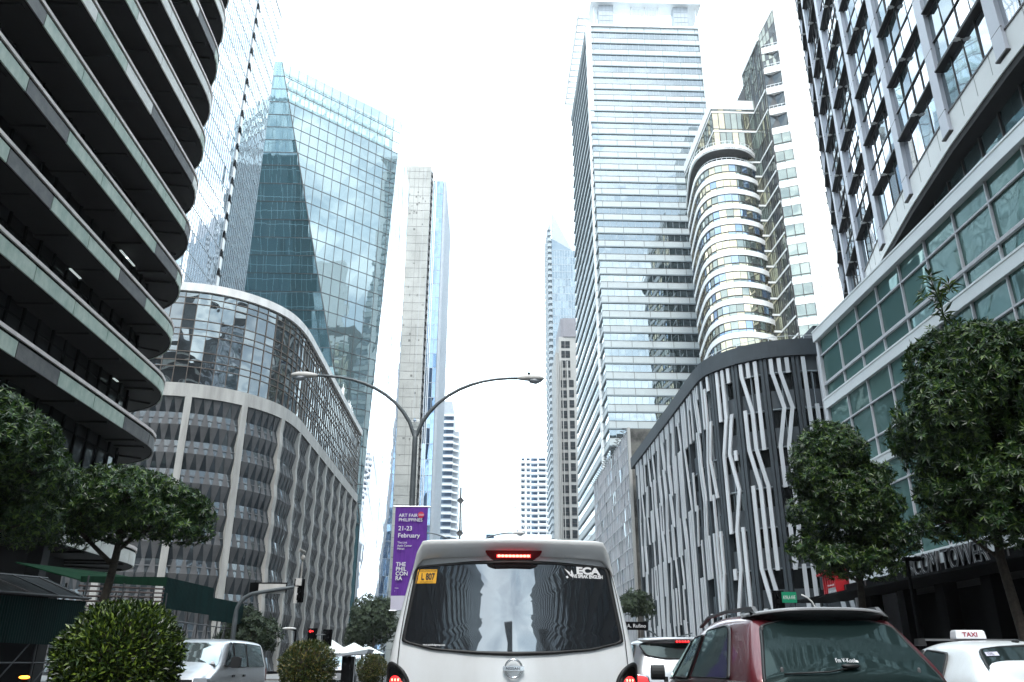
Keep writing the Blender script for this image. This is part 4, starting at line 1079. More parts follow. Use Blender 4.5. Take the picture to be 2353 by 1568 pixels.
b = blobset((-.1, 0, 7.8), (2.2, 2.2, 3.3), 14, rn, (.36, .50), .9)
b += [(-1.7, .5, 5.9, 1.0, 1.0, .6), (1.3, -.9, 6.2, 1.1, 1.1, .8), (-.5, 0, 10.8, 1.0, 1.0, .7), (-1.3, .5, 9.2, .9, .9, .8), (1.3, -.5, 9.0, .8, .8, .5), (-.8, -.6, 5.2, 1.1, 1.0, .7), (.6, -.8, 5.2, 1.1, 1.0, .7), (0, .5, 5.8, 1.5, 1.3, .8), (-1.4, .2, 7.4, 1.1, 1.0, 1.0), (.2, -.8, 7.2, 1.4, 1.2, 1.2), (-1.2, 0, 8.6, .9, .9, .8), (1.2, -.8, 7.6, .9, .9, .8), (-.3, -.5, 10.0, 1.3, 1.2, .9)]
tree('smaller round tree on the right pavement in front of the dark block with pale fins', (16.0, 36.0, .14), b,
     [([(0, 0, 0), (0, 0, 2.2), (.1, 0, 4.4), (0, 0, 7), (0, 0, 9)], [.20, .17, .14, .09, .04])], 42, dens=21, L_=.265, n=8, w=.078)
rn = random.Random(33)
b = blobset((0, 0, 6.8), (3.0, 3.0, 2.5), 18, rn, (.36, .5), .95)
b += [(1.8, 1.0, 6.9, 1.1, 1.2, 1.0), (1.6, 1.3, 5.4, 1.0, 1.0, .7), (0, 0, 8.8, 1.3, 1.3, .7), (1.2, .6, 8.1, 1.1, 1.1, .7)]
tree('big dark tree at the left edge in front of the banded block', (-16.6, 26.5, .14), b,
     [([(0, 0, 0), (.1, 0, 2.5), (0, .1, 4.5), (-.2, 0, 7)], [.22, .18, .14, .06])], 43, dens=20, L_=.245, n=8, w=.072)
rn = random.Random(34)
b = [(-2.6, -.3, 6.3, 1.3, 1.4, .9), (-1.4, 0, 7.1, 1.5, 1.5, .9), (0, .2, 7.7, 1.6, 1.6, .75), (1.3, 0, 7.4, 1.5, 1.5, .75), (2.3, .2, 7.0, 1.2, 1.3, .7), (2.9, .3, 6.7, .9, 1.0, .7), (3.3, .3, 6.0, .6, .7, .5),
     (-.8, -1, 6.7, 1.5, 1.4, .9), (.8, -1, 6.9, 1.5, 1.4, .9), (1.9, -.6, 6.3, 1.2, 1.2, .7), (-1.9, .8, 6.0, 1.1, 1.2, .7), (0, 1.5, 7.2, 1.8, 1.4, 1.0), (.5, -.5, 5.9, 1.0, 1.0, .5), (-3.2, .2, 5.9, .9, 1, .7), (2.7, -.3, 5.9, .8, .9, .5), (-2.2, .3, 7.4, 1.1, 1.2, .8)]
tree('wide spreading tree on the left pavement, its flat crown reaching over the round terrace', (-14.7, 33.0, .14), b,
     [([(0, 0, 0), (.15, 0, 2.0), (.4, 0, 4.2), (.5, 0, 5.6), (.2, 0, 7)], [.22, .18, .15, .13, .06]), ([(.5, 0, 5.2), (1.4, 0, 6.0), (2.6, .2, 6.4)], [.1, .07, .04]), ([(.4, 0, 4.6), (-.8, 0, 5.6), (-1.8, .2, 6.3)], [.1, .07, .04])], 44, dens=21, L_=.245, n=8, w=.072)
rn = random.Random(35)
for k, (x, y, h, r, lab) in enumerate(((-14.3, 114, 8.2, 3.1, 'dark tree on the far left pavement below the purple banner'), (-16.5, 120, 6.0, 3.0, 'lower dark tree behind the tents on the far left pavement'), (16.5, 92, 8.2, 1.9, 'narrow dark tree between the white van and the fin block'), (-16.5, 62, 4.0, 2.0, 'small dark tree behind the silver people carrier'), (-11.6, 128, 13.5, 1.8, 'slender far tree rising left of the purple banner'))):
    b = blobset((0, 0, h-r*.6), (r, r, r*.95), 9, rn, (.4, .6))
    tree(lab, (x, y, .14), b, [([(0, 0, 0), (0, 0, h*.4), (.1, 0, h*.8)], [.2, .15, .06])], 60+k, dens=7, L_=.42, n=6, w=.15, matn='leaf_far')
# clipped ball hedges on the median
def hedge(label, x, y, zc, r, seed, n, L_, matn, lowcut=-.9):
    rnd = random.Random(seed); t = thing('ball_hedge', label, 'hedge', (x, y, .19), 0, 'clipped ball hedges along the median')
    mb = MB()
    for _ in range(n):
        v = rvec(rnd)
        if v.z < lowcut: continue
        rr = r*(rnd.choice((1, 1, .95, .88, .75))+rnd.uniform(-.04, .05))*(1+.035*math.sin(v.x*7+v.z*5)+.03*math.sin(v.y*11))
        p = Vector((v.x*rr, v.y*rr, zc-.19+v.z*rr*.97))
        if v.x > .45 and v.z < -.45 and rnd.random() < .6: continue
        d = (v*.8+rvec(rnd)*.9+Vector((0, 0, .45))).normalized(); nn = (v+Vector((0, 0, .5))+rvec(rnd)*.5); nn = (nn-d*nn.dot(d)).normalized()
        leaf(mb, p, d, nn, L_*rnd.uniform(.6, 1.25), L_*.36)
    mb.build('foliage', matn, t)
    s_ = MB()
    for k in range(7):
        v = rvec(rnd); e = Vector((v.x*r*.8, v.y*r*.8, zc-.19+abs(v.z)*r*.5-.1)); s_.tube([(0, 0, 0), (v.x*.05, v.y*.05, (zc-r)*.8), tuple(e)], [.03, .024, .008], 6)
    s_.ball((0, 0, zc-.19+.02), r*.70, r*.70, r*.68, 14, 9, 0)
    s_.build('stems', 'bark', t)
hedge('largest and nearest ball hedge, bright green, at the bottom left', -2.98, 7.3, 1.22, .46, 71, 16000, .056, 'leaf_h')
hedge('middle ball hedge with small tan tipped leaves, right of the silver people carrier', -2.98, 15.1, 1.13, .455, 72, 7500, .06, 'leaf_h2')
hedge('smallest and farthest ball hedge, partly reddish, beside the white van', -2.98, 23.8, 1.08, .385, 73, 4500, .06, 'leaf_h2')

# ================================================================ street furniture
def double_lamp(label, x, y):
    t = thing('street_lamp', label, 'street lamp', (x, y, .19), 0, 'double armed lamps on the median')
    p = MB(); p.tube([(0, 0, 0), (0, 0, 4), (0, 0, 9.0), (0, 0, 9.35)], [.13, .115, .10, .09], 14); p.tube([(0, 0, 0), (0, 0, .5)], .2, 12); p.build('pole', 'pole', t, smooth=True)
    for s_ in (-1, 1):
        pts = [(0, 0, 9.1)]
        for a in range(0, 11):
            u = a/10; pts.append((s_*(.06+4.0*u**1.35*1.0), 0, 9.2+2.35*(1-(1-u)**2.2)-.03*u))
        m_ = MB(); m_.tube(pts, [.075]*4+[.062]*4+[.05]*4, 10); m_.build('arm', 'pole', t, smooth=True)
        h = MB(); hx = s_*3.9; z = 11.52
        rings = []
        for q, w_, up, dn in ((0, .05, .05, .05), (.12, .09, .10, .07), (.45, .16, .15, .10), (.8, .17, .14, .10), (1.0, .10, .08, .06), (1.05, .03, .03, .03)):
            rings.append([(hx+s_*q, w_*math.cos(a), z+(up if math.sin(a) > 0 else dn)*math.sin(a)) for a in [2*math.pi*i/12 for i in range(12)]])
        h.rings(rings); ho = h.build('lamp_head', 'conc_l', t, smooth=True)
        g_ = MB(); rings = []
        for q, w_, dn in ((.42, .05, .03), (.5, .13, .14), (.72, .14, .19), (.92, .08, .10), (.98, .02, .04)):
            rings.append([(hx+s_*q, w_*math.cos(a), z-.05+(-dn if math.sin(a) < 0 else 0)*abs(math.sin(a))) for a in [2*math.pi*i/12 for i in range(12)]])
        g_.rings(rings); g_.build('lamp_glass', 'lampglass', ho, smooth=True)
        k = MB(); k.tube([(hx+s_*.45, 0, z+.13), (hx+s_*.45, 0, z+.24)], .05, 8); k.build('photocell', 'black', ho)
    return t
lamp = double_lamp('tall double armed street lamp carrying the purple banner', -2.72, 30.5)
l2 = lamp.copy(); COL.objects.link(l2); l2.location = (-1.6, 71, .19); l2['label'] = 'far street lamp whose arm shows just above the white van roof'
for ch in list(lamp.children):
    c_ = ch.copy(); COL.objects.link(c_); c_.parent = l2
    for g_ in ch.children: d_ = g_.copy(); COL.objects.link(d_); d_.parent = c_
def banner():
    Y = 30.3; az = lambda a: a*Y
    xl, xr, zt, zb = -3.29, -2.11, 6.58, 3.0
    t = thing('street_banner', 'purple art fair banner with white lettering hung on the lamp pole', 'banner', ((xl+xr)/2, Y, zb))
    c = (xl+xr)/2; rnd = random.Random(3)
    def S_(u, v): return (xl-c+(xr-xl)*u, .035*math.sin(u*7+v*2)*(.3+v)-.02, (zt-zb)*(1-v))
    m_ = MB(); n, q = 16, 30
    for i in range(n):
        for k in range(q):
            v0, v1 = k/q, (k+1)/q
            m_.quad(S_(i/n, v1), S_((i+1)/n, v1), S_((i+1)/n, v0), S_(i/n, v0), 1 if v0 >= .855 else 0)
    m_.build('banner_cloth', ['purple', 'bannerwhite'], t, smooth=True)
    r = MB(); r.tube([(xl-c-.08, 0, zt-zb+.03), (xr-c+.1, 0, zt-zb+.03)], .03, 8); r.tube([(xl-c-.04, 0, -.02), (xr-c+.1, 0, -.02)], .022, 8)
    for z in (zt-zb+.03, -.02): r.tube([(0, 0, z), (0, .25, z)], .02, 6)
    r.build('banner_rods', 'steel', t)
    L_ = xl-c; Wd = xr-xl; H_ = zt-zb; y = -.085
    def put(s, u, v, size, m='inkwhite', b=0., sx=1.): text(s, size, m, t, frame_m((L_+Wd*u, y, H_*(1-v)), (1, 0, 0), (0, 0, 1)), bold=b, sx=sx, ext=.003)
    put('ART FAIR', .12, .100, .165, b=.001); put('PHILIPPINES', .12, .145, .165, b=.001)
    put('21-23', .12, .235, .22, b=.002); put('February', .12, .305, .22, b=.002)
    put('The Link', .12, .365, .098); put('Ayala Center', .12, .395, .098); put('Makati', .12, .425, .098)
    put('THE', .11, .585, .19, b=.004); put('PHIL', .11, .63, .19, b=.004); put('CON', .11, .675, .19, b=.004); put('RA', .11, .72, .19, b=.004)
    put('www.', .11, .80, .06); put('f', .11, .83, .06)
    d = MB(); d.rings([[(L_+Wd*.80+.115*math.cos(2*math.pi*i/20), yy, H_*.922+.115*math.sin(2*math.pi*i/20)) for i in range(20)] for yy in (-.085, -.078)]); d.build('red_disc', 'pink', t)
    text('2020', .095, 'inkwhite', t, frame_m((L_+Wd*.80-.092, -.092, H_*.922-.033), (1, 0, 0), (0, 0, 1)), ext=.003)
banner()
def signal_head(root, x, y, z, n=3, back=True, lit=None, h=1.05):
    b = MB(); b.box(x-.2, x+.2, y-.12, y+.12, z, z+h); b.box(x-.26, x+.26, y+.0, y+.03, z-.04, z+h+.04)
    o = b.build('signal_box', 'black', root)
    for i in range(n):
        v = MB(); zz = z+h*(i+.5)/n
        v.tube([(x, y-.12, zz), (x, y-.26, zz)], .13, 12); v.build('lamp_visor', 'black', o)
    return o
def arm_signal():
    t = thing('traffic_light', 'traffic light on a curved grey arm seen from behind, left of the median', 'traffic light', (-12.3, 43.2, .14))
    p = MB(); pts = [(0, 0, 0), (0, 0, 3.2)]+[(1.0-1.0*math.cos(R_(a)), 0, 3.4+1.0*math.sin(R_(a))) for a in range(10, 81, 10)]+[(2.2, 0, 4.62), (3.0, 0, 4.72)]
    p.tube(pts, [.12]*2+[.10]*8+[.085, .07], 12); p.build('pole', 'pole', t, smooth=True)
    o = signal_head(t, 3.0, 0, 4.0)
    b = MB(); b.box(2.86, 3.14, -.3, -.1, 4.75, 5.1); b.tube([(2.9, -.2, 3.9), (2.9, -.2, 4.7)], .1, 8); b.build('bracket', 'conc_l', t)
    b = MB(); b.box(.95, 2.3, .1, .13, 4.38, 4.85); b.build('street_name_plate', 'conc_l', t)
    b = MB(); b.box(.5, 2.35, .14, .17, 4.42, 4.92); b.build('plate_frame', 'black', t)
    b = MB(); b.tube([(3.05, 0, 5.05), (3.05, 0, 6.0)], .04, 6); b.ball((3.05, 0, 6.12), .13, .13, .16, 10, 6); b.tube([(2.9, -.3, 6.5), (3.1, .1, 6.42)], .08, 8); b.tube([(3.05, 0, 6.2), (3.05, 0, 6.45)], .03, 5); b.build('security_camera', 'conc', t)
arm_signal()
def post_signals():
    t = thing('traffic_light', 'far traffic light with a red left arrow above the middle hedge', 'traffic light', (-9.55, 49.5, .14))
    p = MB(); p.tube([(0, 0, 0), (0, 0, 2.9)], .06, 10); p.tube([(-.3, 0, 2.65), (.7, 0, 2.65)], .035, 8); p.build('pole', 'pole', t)
    signal_head(t, -.12, 0, 2.2, h=.75)
    a = MB(); a.poly([(-.28, -.27, 2.82), (-.18, -.27, 2.73), (-.18, -.27, 2.79), (-.02, -.27, 2.79), (-.02, -.27, 2.85), (-.18, -.27, 2.85), (-.18, -.27, 2.91)]); a.build('red_arrow', 'redglow', t)
    t = thing('traffic_light', 'unlit far traffic light right of the one with the red arrow', 'traffic light', (-8.95, 49.7, .14))
    p = MB(); p.tube([(0, 0, 0), (0, 0, 2.9)], .06, 10); p.build('pole', 'pole', t)
    signal_head(t, .1, 0, 2.1, h=.8)
    t = thing('street_lamp', 'short lamp post with a flat pale head above the middle hedge', 'street lamp', (-12.0, 56, .14))
    p = MB(); p.tube([(0, 0, 0), (0, 0, 3.1)], .06, 8); p.tube([(0, 0, 3.1), (-.5, 0, 3.2)], .04, 6); p.build('pole', 'black', t)
    h = MB(); h.ball((-.45, 0, 3.22), .45, .18, .09, 12, 6); h.build('lamp_head', 'conc_l', t)
post_signals()
def deco_post():
    t = thing('ornamental_post', 'tall thin ornamental post with two diamond plates and a ring lantern', 'post', (-2.5, 82, .19))
    c = MB(); c.tube([(0, 0, 0), (0, 0, 12.3)], [.34, .28], 12); c.build('column', 'conc_d', t)
    s_ = MB(); s_.tube([(0, 0, 12.3), (0, 0, 17.6)], .10, 6); s_.tube([(.18, 0, 13.2), (.18, 0, 16)], .05, 5); s_.build('spire', 'pole', t)
    for z in (13.1, 16.3):
        d = MB(); d.hull8([(-.02, -.12, z-.36), (.02, -.12, z-.36), (.02, .12, z-.36), (-.02, .12, z-.36)], [(-.36, -.06, z), (.36, -.06, z), (.36, .06, z), (-.36, .06, z)]); d.hull8([(-.36, -.06, z), (.36, -.06, z), (.36, .06, z), (-.36, .06, z)], [(-.02, -.12, z+.36), (.02, -.12, z+.36), (.02, .12, z+.36), (-.02, .12, z+.36)]); d.build('diamond_plate', 'conc_dd', t)
    r = MB()
    for rx, ox in ((.5, -.5), (.3, -.1), (.55, .45)):
        r.tube([(ox+rx*math.cos(2*math.pi*i/18), -.4, 11.6+rx*math.sin(2*math.pi*i/18)) for i in range(19)], .06, 5)
    r.build('ring_lantern', 'pole', t)
deco_post()
def sign_posts():
    t = thing('street_sign', 'green road sign on a thin white curved pole beside the fin block', 'street sign', (13.9, 35.6, .14))
    p = MB(); pts = [(0, 0, 0), (0, 0, 2.8)]+[(-.75+.75*math.cos(R_(a)), 0, 3.15+.75*math.sin(R_(a))) for a in (15, 35, 55, 75)]; p.tube(pts, .035, 8); p.build('pole', 'white', t, smooth=True)
    b = MB(); b.box(-1.40, -.78, -.02, .02, 3.55, 3.98); b.build('sign_plate', 'signgreen', t)
    text('AYALA AVE', .22, 'inkwhite', t, frame_m((-1.36, -.03, 3.69), (1, 0, 0), (0, 0, 1)), sx=.46)
    t = thing('traffic_light', 'dark traffic light left of the green road sign', 'traffic light', (12.55, 36.2, .14))
    p = MB(); p.tube([(0, 0, 0), (0, 0, 3.2)], .06, 8); p.build('pole', 'black', t); signal_head(t, 0, 0, 3.2, h=.85)
    t = thing('street_sign', 'black street name sign on a bent grey pole right of the van', 'street sign', (10.35, 50, .14))
    p = MB(); pts = [(0, 0, 0), (0, 0, 1.9)]+[(-1.3+1.3*math.cos(R_(a)), 0, 2.0+1.05*math.sin(R_(a))) for a in (10, 30, 50, 70, 88)]+[(-2.6, 0, 3.1)]; p.tube(pts, .05, 8); p.build('pole', 'pole', t, smooth=True)
    b = MB(); b.box(-3.0, -.85, -.05, -.02, 3.0, 3.45); b.build('sign_plate', 'black', t)
    text('A. Rufino', .29, 'inkwhite', t, frame_m((-2.06, -.07, 3.13), (1, 0, 0), (0, 0, 1)))
    t = thing('street_lamp', 'slim black lamp post standing before the dark canopy on the right', 'street lamp', (15.2, 29.9, .14))
    p = MB(); p.tube([(0, 0, 0), (0, 0, .6), (0, 0, 4.7)], [.10, .07, .06], 10); p.build('pole', 'black', t); p = MB(); p.box(-.12, .5, -.12, .12, 4.62, 4.74); p.build('lamp_head', 'black', t)
sign_posts()
def hoarding():
    def corr(p, q, z0, z1, hz=0):
        m_ = MB(); Q = Path([p, q]); n = int(Q.L/.09); pts = [Q.at(Q.L*i/n, .03 if i % 2 else 0) for i in range(n+1)]
        for i, (a, b_) in enumerate(zip(pts[:-1], pts[1:])):
            h0, h1 = hz*i/n, hz*(i+1)/n; m_.quad((a[0], a[1], z0), (b_[0], b_[1], z0), (b_[0], b_[1], z1+h1), (a[0], a[1], z1+h0))
        return m_
    t = world('covered_scaffold', 'green covered walkway with pipe scaffold beyond the spreading tree', 'scaffold', (-18.5, 47, .14))
    bw(corr((-17.8, 48.2), (-17.3, 55.2), 4.1, 5.75), 'corrugated_sheet', 'teal_hoard', t)
    bw(corr((-17.4, 55.3), (-16.9, 61.0), 3.8, 5.2), 'corrugated_sheet', 'teal_hoard', t)
    r = MB(); r.hull8([(-18.0, 38.5, 4.65), (-17.8, 48.1, 5.35), (-21, 48.1, 5.9), (-21, 38.5, 5.4)], [(-18.0, 38.5, 4.7), (-17.8, 48.1, 5.4), (-21, 48.1, 5.95), (-21, 38.5, 5.45)]); bw(r, 'roof_sheet', 'green_roof', t)
    r = MB(); r.hull8([(-18, 38.5, 4.6), (-17.8, 48.15, 5.25), (-17.75, 48.15, 5.25), (-17.95, 38.5, 4.6)], [(-18, 38.5, 4.85), (-17.8, 48.15, 5.75), (-17.75, 48.15, 5.75), (-17.95, 38.5, 4.85)]); bw(r, 'fascia', 'green_roof', t)
    s_ = MB(); 
    for k in range(6): s_.tube([(-18.0, 38.5, 4.45-k*.22), (-17.8, 48.1, 5.1-k*.22)], .045, 5)
    bw(s_, 'rusty_rails', 'rust', t)
    s_ = MB(); y = 38.6
    while y < 61: 
        for x in (-17.7, -20.5): s_.tube([(x, y, 0), (x, y, 4.9)], .04, 6)
        s_.tube([(-17.7, y, .4), (-17.7, y+1.9, 3.6)], .03, 5); s_.tube([(-17.7, y, 2.2), (-20.5, y, 2.2)], .03, 5); y += 1.95
    for z in (1.4, 2.2, 3.5): s_.tube([(-17.7, 38.6, z), (-17.5, 61, z)], .035, 5)
    bw(s_, 'scaffold_pipes', 'pipe', t)
    t = world('glass_awning', 'dirty glass awning above a dark green hoarding at the left edge', 'awning', (-18, 33, .14))
    r = MB(); r.hull8([(-16.9, 20, 3.05), (-16.9, 37.3, 3.75), (-19, 37.6, 4.6), (-19, 20, 3.7)], [(-16.9, 20, 3.1), (-16.9, 37.3, 3.8), (-19, 37.6, 4.65), (-19, 20, 3.75)]); bw(r, 'awning_glass', 'roofglass', t)
    r = MB(); y = 20
    while y < 38: f_ = (y-20)/17.3; r.tube([(-16.85, y, 3.12+.7*f_), (-19, y, 3.77+.9*f_)], .035, 5); y += 2.1
    r.tube([(-16.85, 20, 3.12), (-16.85, 37.3, 3.82)], .05, 6); r.tube([(-19, 20, 3.77), (-19, 37.6, 4.67)], .05, 6); bw(r, 'awning_frame', 'pipe', t)
    bw(corr((-17.0, 20), (-17.0, 37.2), 1.9, 3.05, .65), 'dark_sheet', 'teal_hoard', t)
    s_ = MB(); y = 20.5
    while y < 37: s_.tube([(-17.1, y, 0), (-17.1, y, 2.6)], .05, 6); s_.tube([(-17.1, y, .3), (-17.1, y+2.6, 2.2)], .03, 5); y += 2.7
    for z in (.3, 1.2, 1.9, 2.05): s_.tube([(-17.1, 20, z), (-17.1, 37, z+.05)], .03, 5)
    bw(s_, 'scaffold_pipes', 'pipe', t)
    b = MB(); b.box(-20.3, -20.0, 18, 40, 0, 4.2); bw(b, 'dark_back_wall', 'black', t)
hoarding()
def beacon():
    t = thing('warning_lamp', 'small lit amber lamp on a black post at the bottom left corner', 'lamp', (-9.05, 17.8, 0))
    p = MB(); p.tube([(0, 0, 0), (0, 0, .93)], .03, 8); p.build('post', 'black', t)
    h = MB(); h.ball((0, 0, .955), .10, .10, .035, 12, 6); h.build('amber_lamp', 'amber', t, smooth=True)
beacon()
def tents():
    t = thing('event_tent', 'white peaked tents beyond the middle hedge', 'tent', (-11.2, 66, 0))
    for dx, w_, h in ((-.2, 1.5, 2.95), (1.5, 1.4, 2.75), (2.6, 1.1, 2.5)):
        m_ = MB(); m_.rings([[(dx-w_, -w_, 2.0), (dx+w_, -w_, 2.0), (dx+w_, w_, 2.0), (dx-w_, w_, 2.0)], [(dx-.05, -.05, h), (dx+.05, -.05, h), (dx+.05, .05, h), (dx-.05, .05, h)]]); m_.build('canvas_roof', 'tent', t)
    m_ = MB()
    for x in (-1.6, .7, 2.9, 3.6):
        for y in (-1.4, 1.4): m_.tube([(x, y, 0), (x, y, 2)], .05, 6)
    m_.build('tent_poles', 'black', t)
    t = thing('kiosk', 'grey roofed kiosk with a pale sloped roof in front of the tents', 'kiosk', (-8.4, 55, 0))
    m_ = MB(); m_.hull8([(-.6, -.8, 1.72), (1.2, -.8, 1.85), (1.2, 2, 1.85), (-.6, 2, 1.72)], [(-.7, -.8, 1.78), (1.35, -.8, 2.12), (1.35, 2, 2.12), (-.7, 2, 1.78)]); m_.build('roof', 'lampglass', t)
    m_ = MB(); m_.box(-.3, .25, -.5, 1.5, 0, 1.72); m_.build('body', 'black', t)
    m_ = MB(); 
    for x in (.5, .8, 1.15): m_.tube([(x, -.6, 0), (x, -.6, 1.8)], .03, 6)
    m_.build('posts', 'steel', t)
    t = thing('far_hall', 'low white hall with a small blue square and a cable mast above the van roof', 'building', (4, 300, 0))
    m_ = MB(); m_.box(-14, 22, 0, 20, 0, 43.6); m_.box(2, 20, 1, 18, 43.6, 45.4); m_.build('wall', 'white', t)
    m_ = MB(); m_.box(-3.6, -.8, -.2, 0, 41.8, 45.0); m_.build('blue_square', 'g_blue', t)
    m_ = MB(); m_.tube([(7, 8, 41), (7, 8, 66)], .15, 5)
    for x in (-1, 1.5, 4, 10, 12.5, 15): m_.tube([(7, 8, 57), (x, 8, 44)], .10, 4)
    m_.build('cable_mast', 'alu_w', t)
tents()

# ================================================================ vehicles
def rpoly(pts, r, n=4):
    out = []; k = len(pts)
    for i in range(k):
        a, b, c = Vector(pts[i-1]), Vector(pts[i]), Vector(pts[(i+1) % k])
        ra = min(r, (a-b).length*.45); rc = min(r, (c-b).length*.45)
        p, q = b+(a-b).normalized()*ra, b+(c-b).normalized()*rc
        for j in range(n+1): t = j/n; out.append(tuple(p*(1-t)**2+b*2*t*(1-t)+q*t*t))
    return out
def patch(mb, outline, f, proud, mi=0, nr=4, edge=.02):
    """surface patch: 2-D outline mapped by f(u,v,out) with concentric loops, plus a rim going inwards"""
    n = len(outline); c = Vector((sum(p[0] for p in outline)/n, sum(p[1] for p in outline)/n))
    mb.rings([[f(p[0], p[1], proud-edge) for p in outline], [f(p[0], p[1], proud) for p in outline]], mi, cap0=False, cap1=False)
    rings = []
    for k in range(nr+1):
        s_ = 1-k/(nr+.35); rings.append([f(c.x+(p[0]-c.x)*s_, c.y+(p[1]-c.y)*s_, proud) for p in outline])
    mb.rings(rings, mi, cap0=False, cap1=True)
class Car:
    def __init__(s, root, wb, wr, zb, zbelt, zroof, slope, paint, bulge=.035):
        s.root, s.wb, s.wr, s.zb, s.zbelt, s.zroof, s.slope, s.paint, s.bulge = root, wb, wr, zb, zbelt, zroof, slope, paint, bulge
    def sx(s, z):
        t = max(0, (z-s.zbelt)/(s.zroof-.10-s.zbelt)); return s.wb*.995+(s.wr-s.wb*.995)*t
    def rear(s, x, z, o=0):
        y = (max(0, z-s.zbelt))*s.slope-s.bulge*(1-(x/s.wb)**2)
        return (x, y-o, z)
    def side(s, sg):
        def fn(y, z, o=0):
            S_ = s.secs; i = 0
            while i < len(S_)-2 and S_[i+1][0] < y: i += 1
            a, b = S_[i], S_[i+1]; t = max(0, min(1, (y-a[0])/max(.01, b[0]-a[0])))
            wb, wr, zb_, zr = [a[k]+(b[k]-a[k])*t for k in (2, 3, 4, 5)]
            q = max(0, (z-zb_)/max(.05, zr-.10-zb_)); x = wb*.995+(wr-wb*.995)*q
            return (sg*(x+o+.004), y, z)
        return fn
    def body(s, secs):
        """secs: (y_low, y_top, wb, wr, zbelt, zroof)"""
        rings = []; s.secs = secs
        for (yl, yt, wb, wr, zbelt, zr) in secs:
            hp = [(wb*.93, s.zb), (wb*.99, s.zb+.22), (wb*1.005, (s.zb+zbelt)*.5+.1), (wb*.995, zbelt), ((wb*.995+wr)/2, (zbelt+zr-.10)/2), (wr, zr-.10), (wr-.05, zr-.035), (wr-.16, zr), (wr*.4, zr+.015)]
            def Y(z): return yl+(yt-yl)*max(0, min(1, (z-zbelt)/max(.01, zr-zbelt)))
            r = [(x, Y(z), z) for x, z in hp]+[(-x, Y(z), z) for x, z in reversed(hp)]
            rings.append(r)
        m_ = MB(); n = len(rings[0])
        m_.rings(rings, 0, cap0=False, cap1=False)
        for rg, sgn in ((rings[0], -1), (rings[-1], 1)):        # end faces as rows so they can bulge
            h = n//2; nx = 6
            rows = []
            for i in range(h):
                a, b_ = rg[i], rg[n-1-i]; rows.append([(a[0]+(b_[0]-a[0])*k/nx, a[1]+sgn*s.bulge*(1-(1-2*k/nx)**2), a[2]) for k in range(nx+1)])
            for r0, r1 in zip(rows[:-1], rows[1:]):
                for k in range(nx): m_.quad(r0[k], r0[k+1], r1[k+1], r1[k]) if sgn < 0 else m_.quad(r0[k+1], r0[k], r1[k], r1[k+1])
            m_.quad(rows[0][0], rows[0][-1], (rows[0][-1][0], rows[0][-1][1]-sgn*.3, rows[0][0][2]), (rows[0][0][0], rows[0][0][1]-sgn*.3, rows[0][0][2]))
        o = m_.build('body', s.paint, s.root, smooth=True)
        bm = bmesh.new(); bm.from_mesh(o.data); bmesh.ops.remove_doubles(bm, verts=bm.verts, dist=.0005); bmesh.ops.recalc_face_normals(bm, faces=bm.faces); bm.to_mesh(o.data); bm.free()
        for p in o.data.polygons: p.use_smooth = True
        md = o.modifiers.new('sub', 'SUBSURF'); md.levels = 2; md.render_levels = 2
        return o
    def win(s, name, outline, f, matn, r=.05, proud=.012, frame=None, parent=None, edge=.02):
        ol = rpoly(outline, r)
        m_ = MB(); patch(m_, ol, f, proud, edge=edge); o = m_.build(name, matn, parent or s.root, smooth=True)
        if frame:
            n = len(ol); c = (sum(p[0] for p in ol)/n, sum(p[1] for p in ol)/n); g_ = MB()
            def sc(p, d): v = Vector((p[0]-c[0], p[1]-c[1])); v = v*(1+d/max(.05, v.length)); return (c[0]+v.x, c[1]+v.y)
            g_.rings([[f(*sc(p, d), q) for p in ol] for d, q in ((.022, -.01), (.022, proud-.002), (-.004, proud+.004), (-.004, 0))], closed=True, cap0=False, cap1=False)
            g_.build('seal', frame, o, smooth=True)
        return o
    def wheels(s, ys, r=.31, w=.19):
        for y in ys:
            for sg in (-1, 1):
                x = sg*(s.wb-.10)
                m_ = MB(); n = 24
                def ring(rad, xx): return [(xx, y+rad*math.cos(2*math.pi*i/n), r+rad*math.sin(2*math.pi*i/n)) for i in range(n)]
                m_.rings([ring(r*.6, x-w/2), ring(r*.93, x-w/2), ring(r, x-w/2+.03), ring(r, x+w/2-.03), ring(r*.93, x+w/2), ring(r*.6, x+w/2)]); o = m_.build('wheel', 'tyre', s.root, smooth=True)
                m_ = MB(); xx = x+sg*(w/2+.004); m_.rings([ring(r*.62, x), ring(r*.62, xx), ring(r*.55, xx-sg*.03), ring(.05, xx-sg*.02)]); m_.build('rim', 'rim', o)
                m_ = MB(); m_.rings([ring(r*1.13, x-sg*.02), ring(r*1.13, sg*(s.wb-.004))]); m_.build('wheel_arch', 'cardark', s.root)
